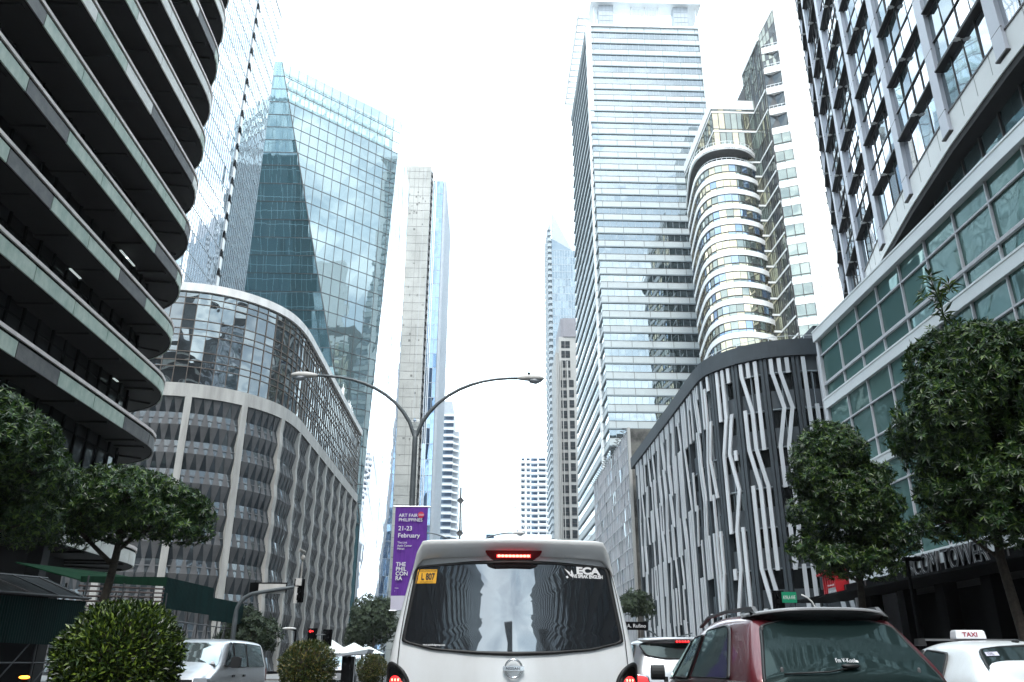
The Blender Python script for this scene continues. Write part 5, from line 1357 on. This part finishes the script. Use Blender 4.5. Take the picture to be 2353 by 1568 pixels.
def white_van():
    t = thing('passenger_van', 'white passenger van with tinted rear window, roof spoiler and lit brake lamps, straight ahead', 'van', (.19, 5.62, 0))
    c = Car(t, .80, .665, .32, 1.22, 1.985, .20, 'carwhite', .085)
    c.body([(0, .15, .80, .665, 1.22, 1.985), (.05, .20, .81, .67, 1.22, 1.99), (.5, .6, .83, .68, 1.22, 1.995), (2.4, 2.4, .84, .69, 1.2, 2.0), (3.7, 3.5, .83, .68, 1.18, 1.97), (4.35, 3.95, .80, .63, 1.12, 1.85), (4.65, 4.4, .76, .60, 1.0, 1.2)])
    f = c.rear
    top = [(-.63, 1.812), (-.3, 1.834), (0, 1.84), (.3, 1.834), (.63, 1.812)]
    bot = [(.695, 1.345), (.5, 1.300), (.25, 1.283), (0, 1.278), (-.25, 1.283), (-.5, 1.300), (-.695, 1.345)]
    ol = [(-.695, 1.37), (-.63, 1.80)]+[(-.60, 1.815)]+top[1:-1]+[(.60, 1.815), (.63, 1.80), (.695, 1.37)]+bot
    w = c.win('rear_window', ol, f, 'vanglass', r=.045, proud=.004, frame='cardark')
    # spoiler
    n = 28; T, B, K = [], [], []
    for i in range(n+1):
        u = -1+2*i/n; a = abs(u); x = .70*u
        drop = max(0, (a-.84)/.16); 
        xx = math.copysign(.60*min(a/.84, 1)+.075*min(1, drop*1.15), u)
        zt = 1.982-.012*a-.19*drop**1.7; zb_ = 1.882-.018*a**2-.10*drop**1.2
        if abs(u) < .26: zb_ = 1.90-.0*a
        zb_ = min(zb_, zt-.012)
        over = .14*(1-.75*drop)
        T.append((xx, f(xx, zt)[1]-over+.02, zt)); B.append((xx*1.0, f(xx, zb_)[1]-.012-.035*(1-drop), zb_)); K.append((xx*.97, f(xx, 1.96)[1]+.30, 2.012-.02*a-.19*drop**1.7))
    m_ = MB(); m_.rings([[B[i], (T[i][0], T[i][1]+.012, T[i][2]-.022), T[i], (T[i][0], T[i][1]+.03, T[i][2]+.012), K[i], (K[i][0], K[i][1], K[i][2]-.12)] for i in range(n+1)], closed=True); m_.build('roof_spoiler', 'carwhite', t, smooth=True)
    m_ = MB(); m_.hull8([(-.19, .10, 1.985), (.19, .10, 1.985), (.19, .5, 1.99), (-.19, .5, 1.99)], [(-.16, .12, 2.012), (.16, .12, 2.012), (.16, .5, 2.015), (-.16, .5, 2.015)]); m_.build('spoiler_hump', 'carwhite', t)
    # high brake lamp
    ol = [(-.190, 1.905), (.190, 1.905), (.172, 1.872), (.13, 1.850), (-.13, 1.850), (-.172, 1.872)]
    h = c.win('high_brake_lamp', ol, lambda x, z, o=0: (x, f(x, z)[1]-.075-o-(z-1.85)*.9, z), 'redlamp', r=.012, proud=.03, edge=.06)
    for i in range(9): m_ = MB(); m_.ball((-.096+.024*i, f(0, 1.868)[1]-.130, 1.871), .0115, .004, .0085, 8, 6); m_.build('led', 'redhot', h)
    m_ = MB(); m_.box(-.112, .112, f(0, 1.868)[1]-.1285, f(0, 1.868)[1]-.110, 1.862, 1.882); m_.build('led_strip', 'redglow', h)
    # emblem
    yy = f(0, 1.18)[1]-.012; e = MB()
    e.tube([(.053*math.cos(2*math.pi*i/32), yy, 1.183+.053*math.sin(2*math.pi*i/32)) for i in range(33)], .0062, 8); eo = e.build('emblem', 'chrome', t, smooth=True)
    e = MB(); e.box(-.066, .066, yy-.012, yy+.004, 1.1705, 1.1955); e.build('emblem_bar', 'chrome', eo)
    text('NISSAN', .0225, 'inkdark', eo, frame_m((-.049, yy-.0135, 1.1752), (1, 0, 0), (0, 0, 1)), sx=1.18, ext=.0005, bold=.0005)
    # stickers and writing on the glass
    def on(s, x, z, size, m, sx=1., b=0., tilt=0., par=None, d=.006): return text_on(s, size, m, par or w, f, x, z, sx=sx, bold=b, tilt=tilt, off=d)
    s_ = MB(); patch(s_, [(-.648, 1.706), (-.58, 1.706), (-.512, 1.706), (-.509, 1.75), (-.506, 1.797), (-.571, 1.797), (-.636, 1.797), (-.642, 1.75)], f, .0065, edge=.002); so_ = s_.build('yellow_sticker', 'yellow', w)
    on('L 807', -.612, 1.730, .060, 'inkdark', .66, .0018, par=so_, d=.009); on('CONDUCTION STICKER', -.631, 1.784, .0125, 'inkdark', .88, par=so_, d=.009); on('F', -.638, 1.757, .026, 'inkblue', .8, par=so_, d=.009); on('2', -.641, 1.728, .026, 'inkblue', .8, par=so_, d=.009); on('LAND TRANSPORT OFFICE', -.62, 1.712, .009, 'inkdark', .8, par=so_, d=.009)
    on('ECA', .425, 1.774, .062, 'inkwhite', 1.36, .0032, -.02); on('WE SPEAK ENGLISH', .392, 1.748, .030, 'inkwhite', .80, .0014, -.02)
    on('www.autohubgroup.com', -.577, 1.318, .0165, 'inkwhite', .86, .0004, -.015)
    g_ = MB()
    for a in ((.345, 1.806, .36, 1.785, .375, 1.772, .37, 1.79), (.35, 1.80, .372, 1.77, .385, 1.765, .378, 1.785), (.392, 1.80, .385, 1.782, .395, 1.768, .404, 1.775), (.375, 1.765, .392, 1.775, .41, 1.765, .395, 1.752), (.352, 1.752, .362, 1.76, .372, 1.748, .36, 1.742)):
        g_.quad(*[f(a[i], a[i+1], .0085) for i in (0, 2, 4, 6)])
    g_.build('bird_logo', 'inkwhite', w)
    # tail lamps, seams, bumper
    for sg in (-1, 1):
        ol = [(sg*.792, .72), (sg*.795, 1.195), (sg*.765, 1.205), (sg*.70, 1.16), (sg*.665, 1.10), (sg*.655, .74)]
        if sg < 0: ol = ol[::-1]
        l = c.win('tail_lamp', ol, lambda x, z, o=0: (x, f(x, z)[1]-o+.05*max(0, abs(x)-.70)/.1, z), 'chrome', r=.03, proud=.018, frame='cardark')
        ol2 = [(sg*.775, .78), (sg*.78, 1.125), (sg*.745, 1.145), (sg*.705, 1.11), (sg*.688, 1.05), (sg*.685, .80)]
        if sg < 0: ol2 = ol2[::-1]
        c.win('red_lens', ol2, lambda x, z, o=0: (x, f(x, z)[1]-o+.05*max(0, abs(x)-.70)/.1, z), 'redglow', r=.03, proud=.026, parent=l)
        for a in range(4):
            for b_ in range(10):
                x = sg*(.702+.02*a); z = 1.115-.028*b_-(.02 if a == 0 else 0)
                d_ = MB(); d_.ball((x, f(x, z)[1]-.027+.05*max(0, abs(x)-.70)/.1, z), .0065, .004, .0095, 6, 5); d_.build('led', 'redhot', l)
        g_ = MB(); g_.tube([f(sg*x, z, .0015) for x, z in ((.735, 1.20), (.728, 1.35), (.712, 1.5), (.694, 1.62), (.672, 1.74), (.64, 1.84))], .0028, 5); g_.build('door_seam', 'cardark', t)
    b_ = MB(); b_.rings([[(x, -.10*(1-(x/.9)**4)-.03+.02, z) for z, x in ((.30, xx), (.62, xx))]+[(xx, .2, .62), (xx, .2, .30)] for xx in [-.84+1.68*i/14 for i in range(15)] for x in [xx]]) if False else None
    b_ = MB(); b_.rings([[(xx, -.13+.10*(abs(xx)/.83)**4, .30), (xx, -.13+.10*(abs(xx)/.83)**4, .60), (xx, .15, .62), (xx, .15, .30)] for xx in [-.83+1.66*i/14 for i in range(15)]]); b_.build('rear_bumper', 'carwhite', t, smooth=False)
    p = MB(); p.box(-.2, .2, -.05, -.035, .72, .84); p.build('number_plate', 'inkwhite', t)
    h_ = MB(); h_.box(-.28, .28, -.055, -.03, .95, 1.0); h_.build('tailgate_handle', 'chrome', t)
    for sg in (-1, 1):
        for a, e in ((.45, 1.7), (1.8, 3.0)): c.win('side_window', [(a, 1.26), (e, 1.26), (e-.04, 1.80), (a+.05, 1.80)], c.side(sg), 'vanglass', r=.06, proud=.010, frame='cardark')
        c.win('side_window', [(3.1, 1.24), (4.05, 1.2), (3.85, 1.6), (3.5, 1.80), (3.14, 1.80)], c.side(sg), 'vanglass', r=.06, proud=.010, frame='cardark')
    c.wheels((.75, 3.6))
white_van()

def red_suv():
    t = thing('sport_utility_car', 'maroon utility car with a dark spoiler and roof rails at the bottom right', 'car', (3.175, 7.5, 0))
    c = Car(t, .885, .70, .35, 1.09, 1.665, 1.03, 'carred', .05)
    c.body([(0, .60, .885, .69, 1.09, 1.655), (.12, .70, .895, .70, 1.09, 1.665), (1.0, 1.3, .91, .72, 1.08, 1.70), (2.1, 2.1, .91, .72, 1.06, 1.68), (3.2, 2.75, .90, .68, 1.03, 1.58), (3.6, 3.5, .88, .78, 1.0, 1.14), (4.3, 4.3, .84, .74, .86, .98)])
    f = c.rear
    ol = [(-.79, 1.0), (-.76, 1.12), (-.655, 1.40), (-.605, 1.55), (-.4, 1.60), (0, 1.61), (.4, 1.60), (.605, 1.55), (.655, 1.40), (.76, 1.12), (.79, 1.0)]
    w = c.win('rear_window', ol, f, 'suvglass', r=.05, proud=.014, frame='cardark')
    n = 20; R = []
    for i in range(n+1):
        u = -1+2*i/n; a = abs(u); x = .655*u; zt = 1.715-.045*a**3; zb_ = 1.600-.0*a+(.055*a**6)
        yT = .33+.26*a**4; R.append([(x, .56, zb_-.03), (x, yT+.03, zb_+.035), (x, yT, zt-.035), (x, yT+.02, zt-.012), (x, .85, zt-.01)])
    m_ = MB(); m_.rings(R, closed=True); m_.build('roof_spoiler', 'cardark', t, smooth=True)
    m_ = MB(); m_.rings([[(p[3][0]*1.01, p[3][1]-.035, p[3][2]-.018), (p[3][0]*1.01, p[3][1]+.03, p[3][2]+.012), (p[3][0]*1.0, .9, p[3][2]+.02), (p[3][0]*1.0, .9, p[3][2]-.02)] for p in R], closed=True); m_.build('spoiler_top', 'spoilgrey', t, smooth=True)
    m_ = MB(); m_.ball((.0, f(0, 1.2)[1]-.04, 1.205), .085, .035, .022, 14, 8); m_.tube([f(.05, 1.2, .04), f(-.2, 1.16, .04), f(-.6, 1.14, .04)], .008, 6); m_.build('rear_wiper', 'cardark', t, smooth=True)
    text_on("I'm V-Kool", .050, 'inkwhite', w, f, -.10, 1.236, sx=.80, off=.018, shear=.2)
    q = MB(); q.quad(f(.075, 1.238, .022), f(.10, 1.234, .022), f(.10, 1.252, .022), f(.08, 1.256, .022)); q.build('white_label', 'inkwhite', w)
    for x in (-.66, -.62): pass
    for x, z in ((-.62, 1.525), (-.60, 1.17), (.60, 1.17)):
        h = MB(); h.ball(f(x, z, .02), .016, .012, .030, 8, 6); h.build('glass_catch', 'greyplast', w)
    for sg in (-1, 1):
        s_ = c.side(sg)
        c.win('quarter_window', [(.66, 1.10), (1.03, 1.545), (1.18, 1.575), (1.90, 1.56), (2.10, 1.10)], s_, 'suvglass', r=.06, proud=.012, frame='cardark')
        c.win('side_window', [(2.30, 1.09), (2.08, 1.52), (2.52, 1.50), (3.02, 1.09)], s_, 'suvglass', r=.04, proud=.012, frame='cardark')
        c.win('side_window', [(3.10, 1.08), (2.66, 1.48), (2.78, 1.47), (3.55, 1.08)], s_, 'suvglass', r=.03, proud=.012, frame='cardark')
        b_ = MB(); b_.box(sg*.875-.012, sg*.875+.012, .2, 3.3, 1.055, 1.075); b_.build('chrome_strip', 'chrome', t)
        r = MB(); x = sg*.60
        r.rings([[(x-.022, y_, z_), (x+.022, y_, z_), (x+.02, y_, z_+h_), (x-.02, y_, z_+h_)] for y_, z_, h_ in ((.56, 1.64, .03), (.66, 1.66, .075), (.86, 1.705, .035), (1.6, 1.725, .025), (2.3, 1.705, .025), (2.7, 1.62, .02))]); r.rings([[(x-.022, y_, 1.64), (x+.022, y_, 1.64), (x+.022, y_, z_), (x-.022, y_, z_)] for y_, z_ in ((.56, 1.66), (.64, 1.72), (.84, 1.735), (.88, 1.70))]); r.build('roof_rail', 'greyplast', t)
        m_ = MB(); m_.box(sg*.93-.02, sg*.93+.02, 3.28, 3.34, 1.02, 1.08); m_.rings([[(sg*(.96+.16*a)+0*b_, 3.25+.05*math.sin(k), 1.13+.085*math.cos(k)) for k in [2*math.pi*i/14 for i in range(14)]] for a, b_ in ((0, 0), (1, 0))]); mo = m_.build('door_mirror', 'cardark', t)
        l = c.win('tail_lamp', [(sg*.72, .78), (sg*.86, .80), (sg*.875, 1.02), (sg*.76, 1.0)][::sg], f, 'redlamp', r=.03, proud=.015)
    for x in (-.42, .42):
        h = MB(); h.rings([[(x+.13*math.cos(k), 2.0+.05*math.sin(k), z_) for k in [2*math.pi*i/12 for i in range(12)]] for z_ in (1.20, 1.42)]); h.build('head_restraint', 'cardark', t)
    b_ = MB(); b_.box(-.86, .86, -.12, .1, .35, .66); b_.build('rear_bumper', 'carred', t)
    p = MB(); p.box(-.2, .2, -.14, -.12, .5, .62); p.build('number_plate', 'inkwhite', t)
    c.wheels((.8, 3.4), .34, .22)
red_suv()

def taxi():
    t = thing('taxi', 'white taxi with a roof sign at the bottom right edge', 'taxi', (5.9, 8.05, 0))
    c = Car(t, .84, .56, .28, .98, 1.47, 0, 'carwhite', .02)
    c.body([(0, .02, .80, .74, .86, 1.02), (.10, .10, .83, .76, .90, 1.06), (.75, .85, .84, .72, .96, 1.12), (1.0, 1.38, .84, .60, .98, 1.43), (1.1, 1.75, .84, .575, .98, 1.475), (2.4, 2.3, .84, .575, .97, 1.485), (3.2, 2.75, .84, .56, .95, 1.40), (3.7, 3.6, .82, .7, .9, 1.0), (4.25, 4.25, .76, .66, .7, .8)])
    f = lambda x, z, o=0: (x, .86+(z-1.08)*1.42-.05*(1-(x/.7)**2)-o*.8, z+o*.6)
    w = c.win('rear_window', [(-.66, 1.10), (-.53, 1.375), (-.3, 1.40), (0, 1.405), (.3, 1.40), (.53, 1.375), (.66, 1.10), (.3, 1.085), (-.3, 1.085)], f, 'carglass', r=.05, proud=.012, frame='cardark')
    s_ = MB(); patch(s_, rpoly([(-.62, 1.10), (-.565, 1.23), (-.3, 1.245), (0, 1.25), (.3, 1.245), (.565, 1.23), (.62, 1.10), (0, 1.095)], .02), f, .018, edge=.004); d = s_.build('white_decal', 'inkwhite', w)
    s_ = MB(); s_.strip([(0, 0), (1, 0)], 0, 1, 0, .1) if False else None
    for i in range(12):
        x0, x1 = -.60+.1*i, -.50+.1*i; s_.quad(f(x0, 1.163, .022), f(x1, 1.163, .022), f(x1, 1.170, .022), f(x0, 1.170, .022))
    s_.build('red_stripe', 'inkred', d)
    def tx(s, x, z, size, m, par, sx=1.): text_on(s, size*.75, m, par, f, x, z, sx=sx, off=.024)
    tx('FOR COMPLAINTS AND SUGGESTIONS PLEASE CALL', -.50, 1.20, .038, 'inkred', d, .85); tx('KNOW YOUR FARE AND RIDE SAFELY', -.40, 1.125, .045, 'inkred', d, .8)
    q = MB(); q.quad(f(-.54, 1.30, .02), f(-.40, 1.305, .02), f(-.39, 1.345, .02), f(-.525, 1.34, .02)); p = q.build('number_sticker', 'bannerwhite', w); tx('1742', -.515, 1.308, .05, 'inkdark', p, .85)
    b_ = MB(); b_.rings([[(x, 2.35, 1.497), (x, 2.43, 1.497), (x, 2.43, 1.52), (x, 2.35, 1.52)] for x in (-.62, .62)]); b_.build('roof_bar', 'greyplast', t)
    for sg in (-1, 1):
        b_ = MB(); b_.hull8([(sg*.60-.05, 2.33, 1.44), (sg*.60+.05, 2.33, 1.44), (sg*.60+.05, 2.45, 1.44), (sg*.60-.05, 2.45, 1.44)], [(sg*.60-.04, 2.34, 1.522), (sg*.60+.04, 2.34, 1.522), (sg*.60+.04, 2.44, 1.522), (sg*.60-.04, 2.44, 1.522)]); b_.build('bar_foot', 'cardark', t)
    R = [[(-.205*k+.0, 2.38-.07*q_, z), (.205*k, 2.38-.07*q_, z), (.205*k, 2.38+.07*q_, z), (-.205*k, 2.38+.07*q_, z)] for k, q_, z in ((.9, 1, 1.522), (.9, 1, 1.54), (.86, .9, 1.605), (.82, .6, 1.62))]
    b_ = MB(); b_.rings(R); so_ = b_.build('roof_sign', 'inkwhite', t)
    text('TAXI', .070, 'inkred', so_, frame_m((-.105, 2.306, 1.545), (1, 0, 0), (0, .08, 1)), sx=1.2, bold=.0012, ext=.001)
    a = MB(); a.ball((.08, 1.58, 1.475), .04, .05, .022, 10, 6); a.build('antenna', 'cardark', t)
    for sg in (-1, 1):
        s_ = c.side(sg)
        g = lambda y, z, o=0, sg=sg: (sg*(.838+(z-.98)/(1.40-.98)*(.60-.838)+o), y, z)
        c.win('side_window', [(1.66, 1.0), (1.76, 1.34), (2.25, 1.385), (2.22, 1.0)], g, 'carglass', r=.05, proud=.012, frame='cardark')
        c.win('side_window', [(2.30, 1.0), (2.32, 1.385), (2.75, 1.33), (3.35, 1.0)], g, 'carglass', r=.05, proud=.012, frame='cardark')
        c.win('tail_lamp', [(sg*.55, .70), (sg*.79, .72), (sg*.80, .90), (sg*.58, .88)][::sg], lambda x, z, o=0: (x, .03-o, z), 'redlamp', r=.03, proud=.02)
    p = MB(); p.box(-.2, .2, -.05, -.03, .5, .62); p.build('number_plate', 'inkwhite', t)
    c.wheels((.75, 3.3), .30)
taxi()

def silver_hatch():
    t = thing('hatchback_car', 'silver hatchback with lit brake lamps between the white van and the maroon car', 'car', (3.45, 15.0, 0))
    c = Car(t, .86, .68, .3, 1.02, 1.64, .38, 'carsilver', .05)
    c.body([(0, .25, .85, .67, 1.02, 1.62), (.1, .35, .86, .68, 1.02, 1.64), (1.2, 1.2, .87, .70, 1.0, 1.68), (2.3, 2.0, .87, .69, 1.0, 1.64), (3.1, 2.6, .86, .66, .98, 1.5), (3.5, 3.4, .84, .72, .92, 1.0), (4.1, 4.1, .78, .68, .7, .8)])
    f = c.rear
    w = c.win('rear_window', [(-.72, 1.52), (-.70, 1.57), (.70, 1.57), (.72, 1.52), (.62, 1.38), (.3, 1.33), (-.3, 1.33), (-.62, 1.38)], f, 'carglass', r=.06, proud=.014, frame='cardark')
    s_ = MB(); n = 14
    s_.rings([[(x, .02+.1*abs(x/.7)**3, 1.62-.03*abs(x/.7)**3), (x, .02+.1*abs(x/.7)**3, 1.66-.04*abs(x/.7)**3), (x, .5, 1.69-.03*abs(x/.7)**3), (x, .5, 1.62)] for x in [-.7+1.4*i/n for i in range(n+1)]]); s_.build('roof_spoiler', 'carsilver', t, smooth=True)
    l = MB(); l.box(-.13, .13, .035, .05, 1.575, 1.615); lo = l.build('high_brake_lamp', 'redlamp', t)
    for i in range(5): l = MB(); l.ball((-.10+.05*i, .025, 1.595), .02, .01, .018, 8, 6); l.build('led', 'redglow', lo)
    for sg in (-1, 1):
        l = c.win('tail_lamp', [(sg*.62, .86), (sg*.84, .86), (sg*.855, 1.06), (sg*.66, 1.03)][::sg], f, 'redglow', r=.03, proud=.018, frame='chrome')
        c.win('side_window', [(.55, 1.06), (.75, 1.55), (1.6, 1.58), (1.6, 1.05)], c.side(sg), 'carglass', r=.05, proud=.012, frame='cardark')
        c.win('side_window', [(1.7, 1.05), (1.7, 1.58), (2.3, 1.52), (2.9, 1.03)], c.side(sg), 'carglass', r=.05, proud=.012, frame='cardark')
    a = MB(); a.tube([(.0, .4, 1.68), (.35, .75, 1.76)], .012, 6); a.build('antenna', 'chrome', t)
    b_ = MB(); b_.box(-.83, .83, -.14, .1, .3, .62); b_.build('rear_bumper', 'carsilver', t)
    p = MB(); p.box(-.2, .2, -.075, -.05, .72, .84); p.build('number_plate', 'inkwhite', t)
    c.wheels((.7, 3.2), .30)
silver_hatch()

def people_carrier(label, loc, rz, paint='carsilver', L_=4.9, name='people_carrier', lamps=None):
    t = thing(name, label, 'car' if name != 'people_carrier' else 'van', loc, rz)
    c = Car(t, .85, .70, .3, 1.12, 1.76, .2, paint, .03)
    k = L_/4.9
    c.body([(0, .12, .83, .68, 1.12, 1.72), (.1, .2, .845, .70, 1.12, 1.75), (1.6*k, 1.6*k, .85, .72, 1.12, 1.78), (3.3*k, 3.2*k, .85, .72, 1.12, 1.76), (4.05*k, 3.58*k, .84, .69, 1.12, 1.70), (4.25*k, 4.2*k, .83, .74, 1.08, 1.17), (4.78*k, 4.78*k, .81, .70, .95, 1.06), (4.92*k, 4.92*k, .78, .66, .6, .8)])
    fw = lambda x, z, o=0: (x, (4.24-(z-1.17)*1.12)*k+.035*(1-(x/.8)**2)+o, z+o*.3)
    g = MB(); patch(g, rpoly([(.78, 1.17), (.68, 1.66), (-.68, 1.66), (-.78, 1.17)], .06), fw, .018); w = g.build('windscreen', 'seeglass', t, smooth=True)
    g = MB(); patch(g, rpoly([(.74, 1.175), (.72, 1.21), (-.72, 1.21), (-.74, 1.175)], .02), fw, .024); g.build('wiper_cowl', 'cardark', w)
    d = MB(); d.ball(fw(-.66, 1.22, .03), .045, .01, .045, 10, 6); d.build('round_sticker', 'inkwhite', w)
    for sg in (-1, 1):
        s_ = c.side(sg)
        for pts in ([(3.12*k, 1.15), (3.14*k, 1.67), (3.30*k, 1.67), (3.9*k, 1.18)], [(2.05*k, 1.15), (2.05*k, 1.68), (3.03*k, 1.68), (3.0*k, 1.15)], [(.35*k, 1.15), (.5*k, 1.66), (1.93*k, 1.68), (1.93*k, 1.15)]):
            c.win('side_window', pts, s_, 'carglass', r=.05, proud=.012, frame='cardark')
        m_ = MB(); m_.rings([rpoly([(sg*(.88+.0), z0), (sg*(1.09), z0), (sg*1.09, z0+.24), (sg*.88, z0+.24)], .05, 3) for z0 in (1.13,)]*0) if False else None
        m_ = MB(); ol = rpoly([(.90, 1.13), (1.10, 1.13), (1.10, 1.37), (.90, 1.37)], .05, 3); m_.rings([[(sg*x, y_, z) for x, z in ol] for y_ in (3.55*k, 3.68*k)]); m_.box(min(sg*.80, sg*.95), max(sg*.80, sg*.95), 3.56*k, 3.64*k, 1.14, 1.19); m_.build('door_mirror', 'cardark', t)
        for y_ in (2.2*k, 3.1*k): h = MB(); h.box(min(sg*.84, sg*.875), max(sg*.84, sg*.875), y_, y_+.16, .93, .98); h.build('door_handle', 'cardark', t)
        l = MB(); ol = rpoly([(sg*.50, .74), (sg*.80, .74), (sg*.80, .93), (sg*.52, .93)], .03, 3); l.rings([[(x, y_-.12*max(0, abs(x)-.6), z) for x, z in ol] for y_ in (4.75*k, 4.96*k)]); l.build('headlight', lamps or 'lampglass', t)
        l = MB(); l.box(min(sg*.70, sg*.83), max(sg*.70, sg*.83), -.04, .06, .8, 1.1); l.build('tail_lamp', 'redlamp', t)
    b_ = MB(); b_.box(-.48, .48, 4.9*k, 4.97*k, .72, .90); b_.build('grille', 'cardark', t)
    b_ = MB(); b_.box(-.84, .84, 4.7*k, 5.04*k, .3, .62); b_.build('front_bumper', paint, t)
    b_ = MB(); b_.box(-.2, .2, 5.04*k, 5.055*k, .42, .54); b_.build('number_plate', 'inkwhite', t)
    c.wheels((.85*k, 3.95*k), .32)
    return t
people_carrier('silver people carrier facing the camera behind the largest ball hedge', (-6.65, 23.95, 0), math.pi)
people_carrier('dark grey car facing the camera with an amber lamp lit, between the hedges', (-9.6, 62, 0), math.pi, 'carsilver', 4.4, 'parked_car', 'amber')
people_carrier('white car half hidden behind the kiosk beyond the middle hedge', (-10.6, 72, 0), math.pi, 'carwhite', 4.4, 'parked_car')

def rider():
    t = thing('motorcycle', 'dark motorcycle with white delivery boxes behind the silver people carrier', 'motorcycle', (-12.9, 50.0, 0))
    for y in (-.62, .62):
        m_ = MB(); m_.tube([(0, y+.27*math.cos(2*math.pi*i/20), .3+.27*math.sin(2*math.pi*i/20)) for i in range(21)], .05, 8); m_.build('wheel', 'tyre', t)
    m_ = MB(); m_.tube([(0, .62, .3), (0, .45, .85), (0, .38, 1.0)], .04, 8); m_.tube([(0, -.62, .35), (0, 0, .4), (0, .4, .75)], .09, 8); m_.ball((0, .12, .72), .14, .28, .13, 10, 6); m_.box(-.12, .12, -.65, -.02, .68, .78); m_.build('body', 'cardark', t)
    m_ = MB(); m_.tube([(-.33, .34, 1.02), (0, .40, 1.0), (.33, .34, 1.02)], .02, 6); m_.build('handlebar', 'black', t)
    for dz, s_, mm in ((.80, .24, 'box_white'), (1.12, .22, 'box_white'), (.82, .15, 'card')):
        u = thing('delivery_box', {.80: 'lower white delivery box on the motorcycle rack', 1.12: 'upper white delivery box on the motorcycle rack', .82: 'brown carton beside the white boxes on the motorcycle'}[dz], 'box', (-12.9+(.0 if s_ > .2 else -.40), 49.55, dz))
        b_ = MB(); b_.box(-s_, s_, -s_, s_, 0, .30); b_.build('carton', mm, u); b_ = MB(); b_.box(-s_-.01, s_+.01, -s_-.01, s_+.01, .24, .31); b_.build('lid', mm, u)
    # rider: one continuous skinned body
    me = bpy.data.meshes.new('person'); 
    V = [(0, -.08, .86), (0, -.02, 1.08), (0, .02, 1.30), (0, .06, 1.40), (0, .10, 1.50), (-.17, .02, 1.32), (-.22, .18, 1.12), (-.28, .34, 1.04), (.17, .02, 1.32), (.22, .18, 1.12), (.28, .34, 1.04),
         (-.11, -.04, .84), (-.17, .32, .74), (-.15, .22, .34), (-.15, .34, .28), (.11, -.04, .84), (.17, .32, .74), (.15, .22, .34), (.15, .34, .28)]
    E_ = [(0,1),(1,2),(2,3),(3,4),(2,5),(5,6),(6,7),(2,8),(8,9),(9,10),(0,11),(11,12),(12,13),(13,14),(0,15),(15,16),(16,17),(17,18)]
    Rr = [.14, .15, .14, .06, .09, .07, .05, .035, .07, .05, .035, .11, .085, .055, .05, .11, .085, .055, .05]
    me.from_pydata(V, E_, []); o = bpy.data.objects.new('person', me); COL.objects.link(o); o.location = (-12.9, 50.0, 0)
    md = o.modifiers.new('skin', 'SKIN'); 
    for i, r in enumerate(Rr): me.skin_vertices[0].data[i].radius = (r, r)
    me.skin_vertices[0].data[0].use_root = True
    o.modifiers.new('sub', 'SUBSURF').levels = 2; o.modifiers['sub'].render_levels = 2
    me.materials.append(M['cloth_dark']); tag(o, 'person in a dark jacket and red helmet riding the motorcycle', 'person')
    h = MB(); h.ball((0, .10, 1.56), .135, .15, .145, 14, 10); h.build('helmet', 'helmet', o, smooth=True)
    h = MB(); h.ball((0, .19, 1.53), .08, .07, .09, 10, 8); h.build('face', 'skin', o, smooth=True)
rider()

# ================================================================ air
hz = MB(); hz.box(-1550, 1550, -1550, 1550, -1.5, 218); hm = bpy.data.materials.new('air'); hm.use_nodes = True
t_ = hm.node_tree; t_.nodes.clear(); o_ = t_.nodes.new('ShaderNodeOutputMaterial'); v_ = t_.nodes.new('ShaderNodeVolumePrincipled')
v_.inputs['Color'].default_value = (.94, .97, 1, 1); v_.inputs['Density'].default_value = .00017; v_.inputs['Anisotropy'].default_value = .3
t_.links.new(v_.outputs[0], o_.inputs['Volume']); M['air'] = hm
ho = hz.build('haze', 'air'); ho['kind'] = 'stuff'
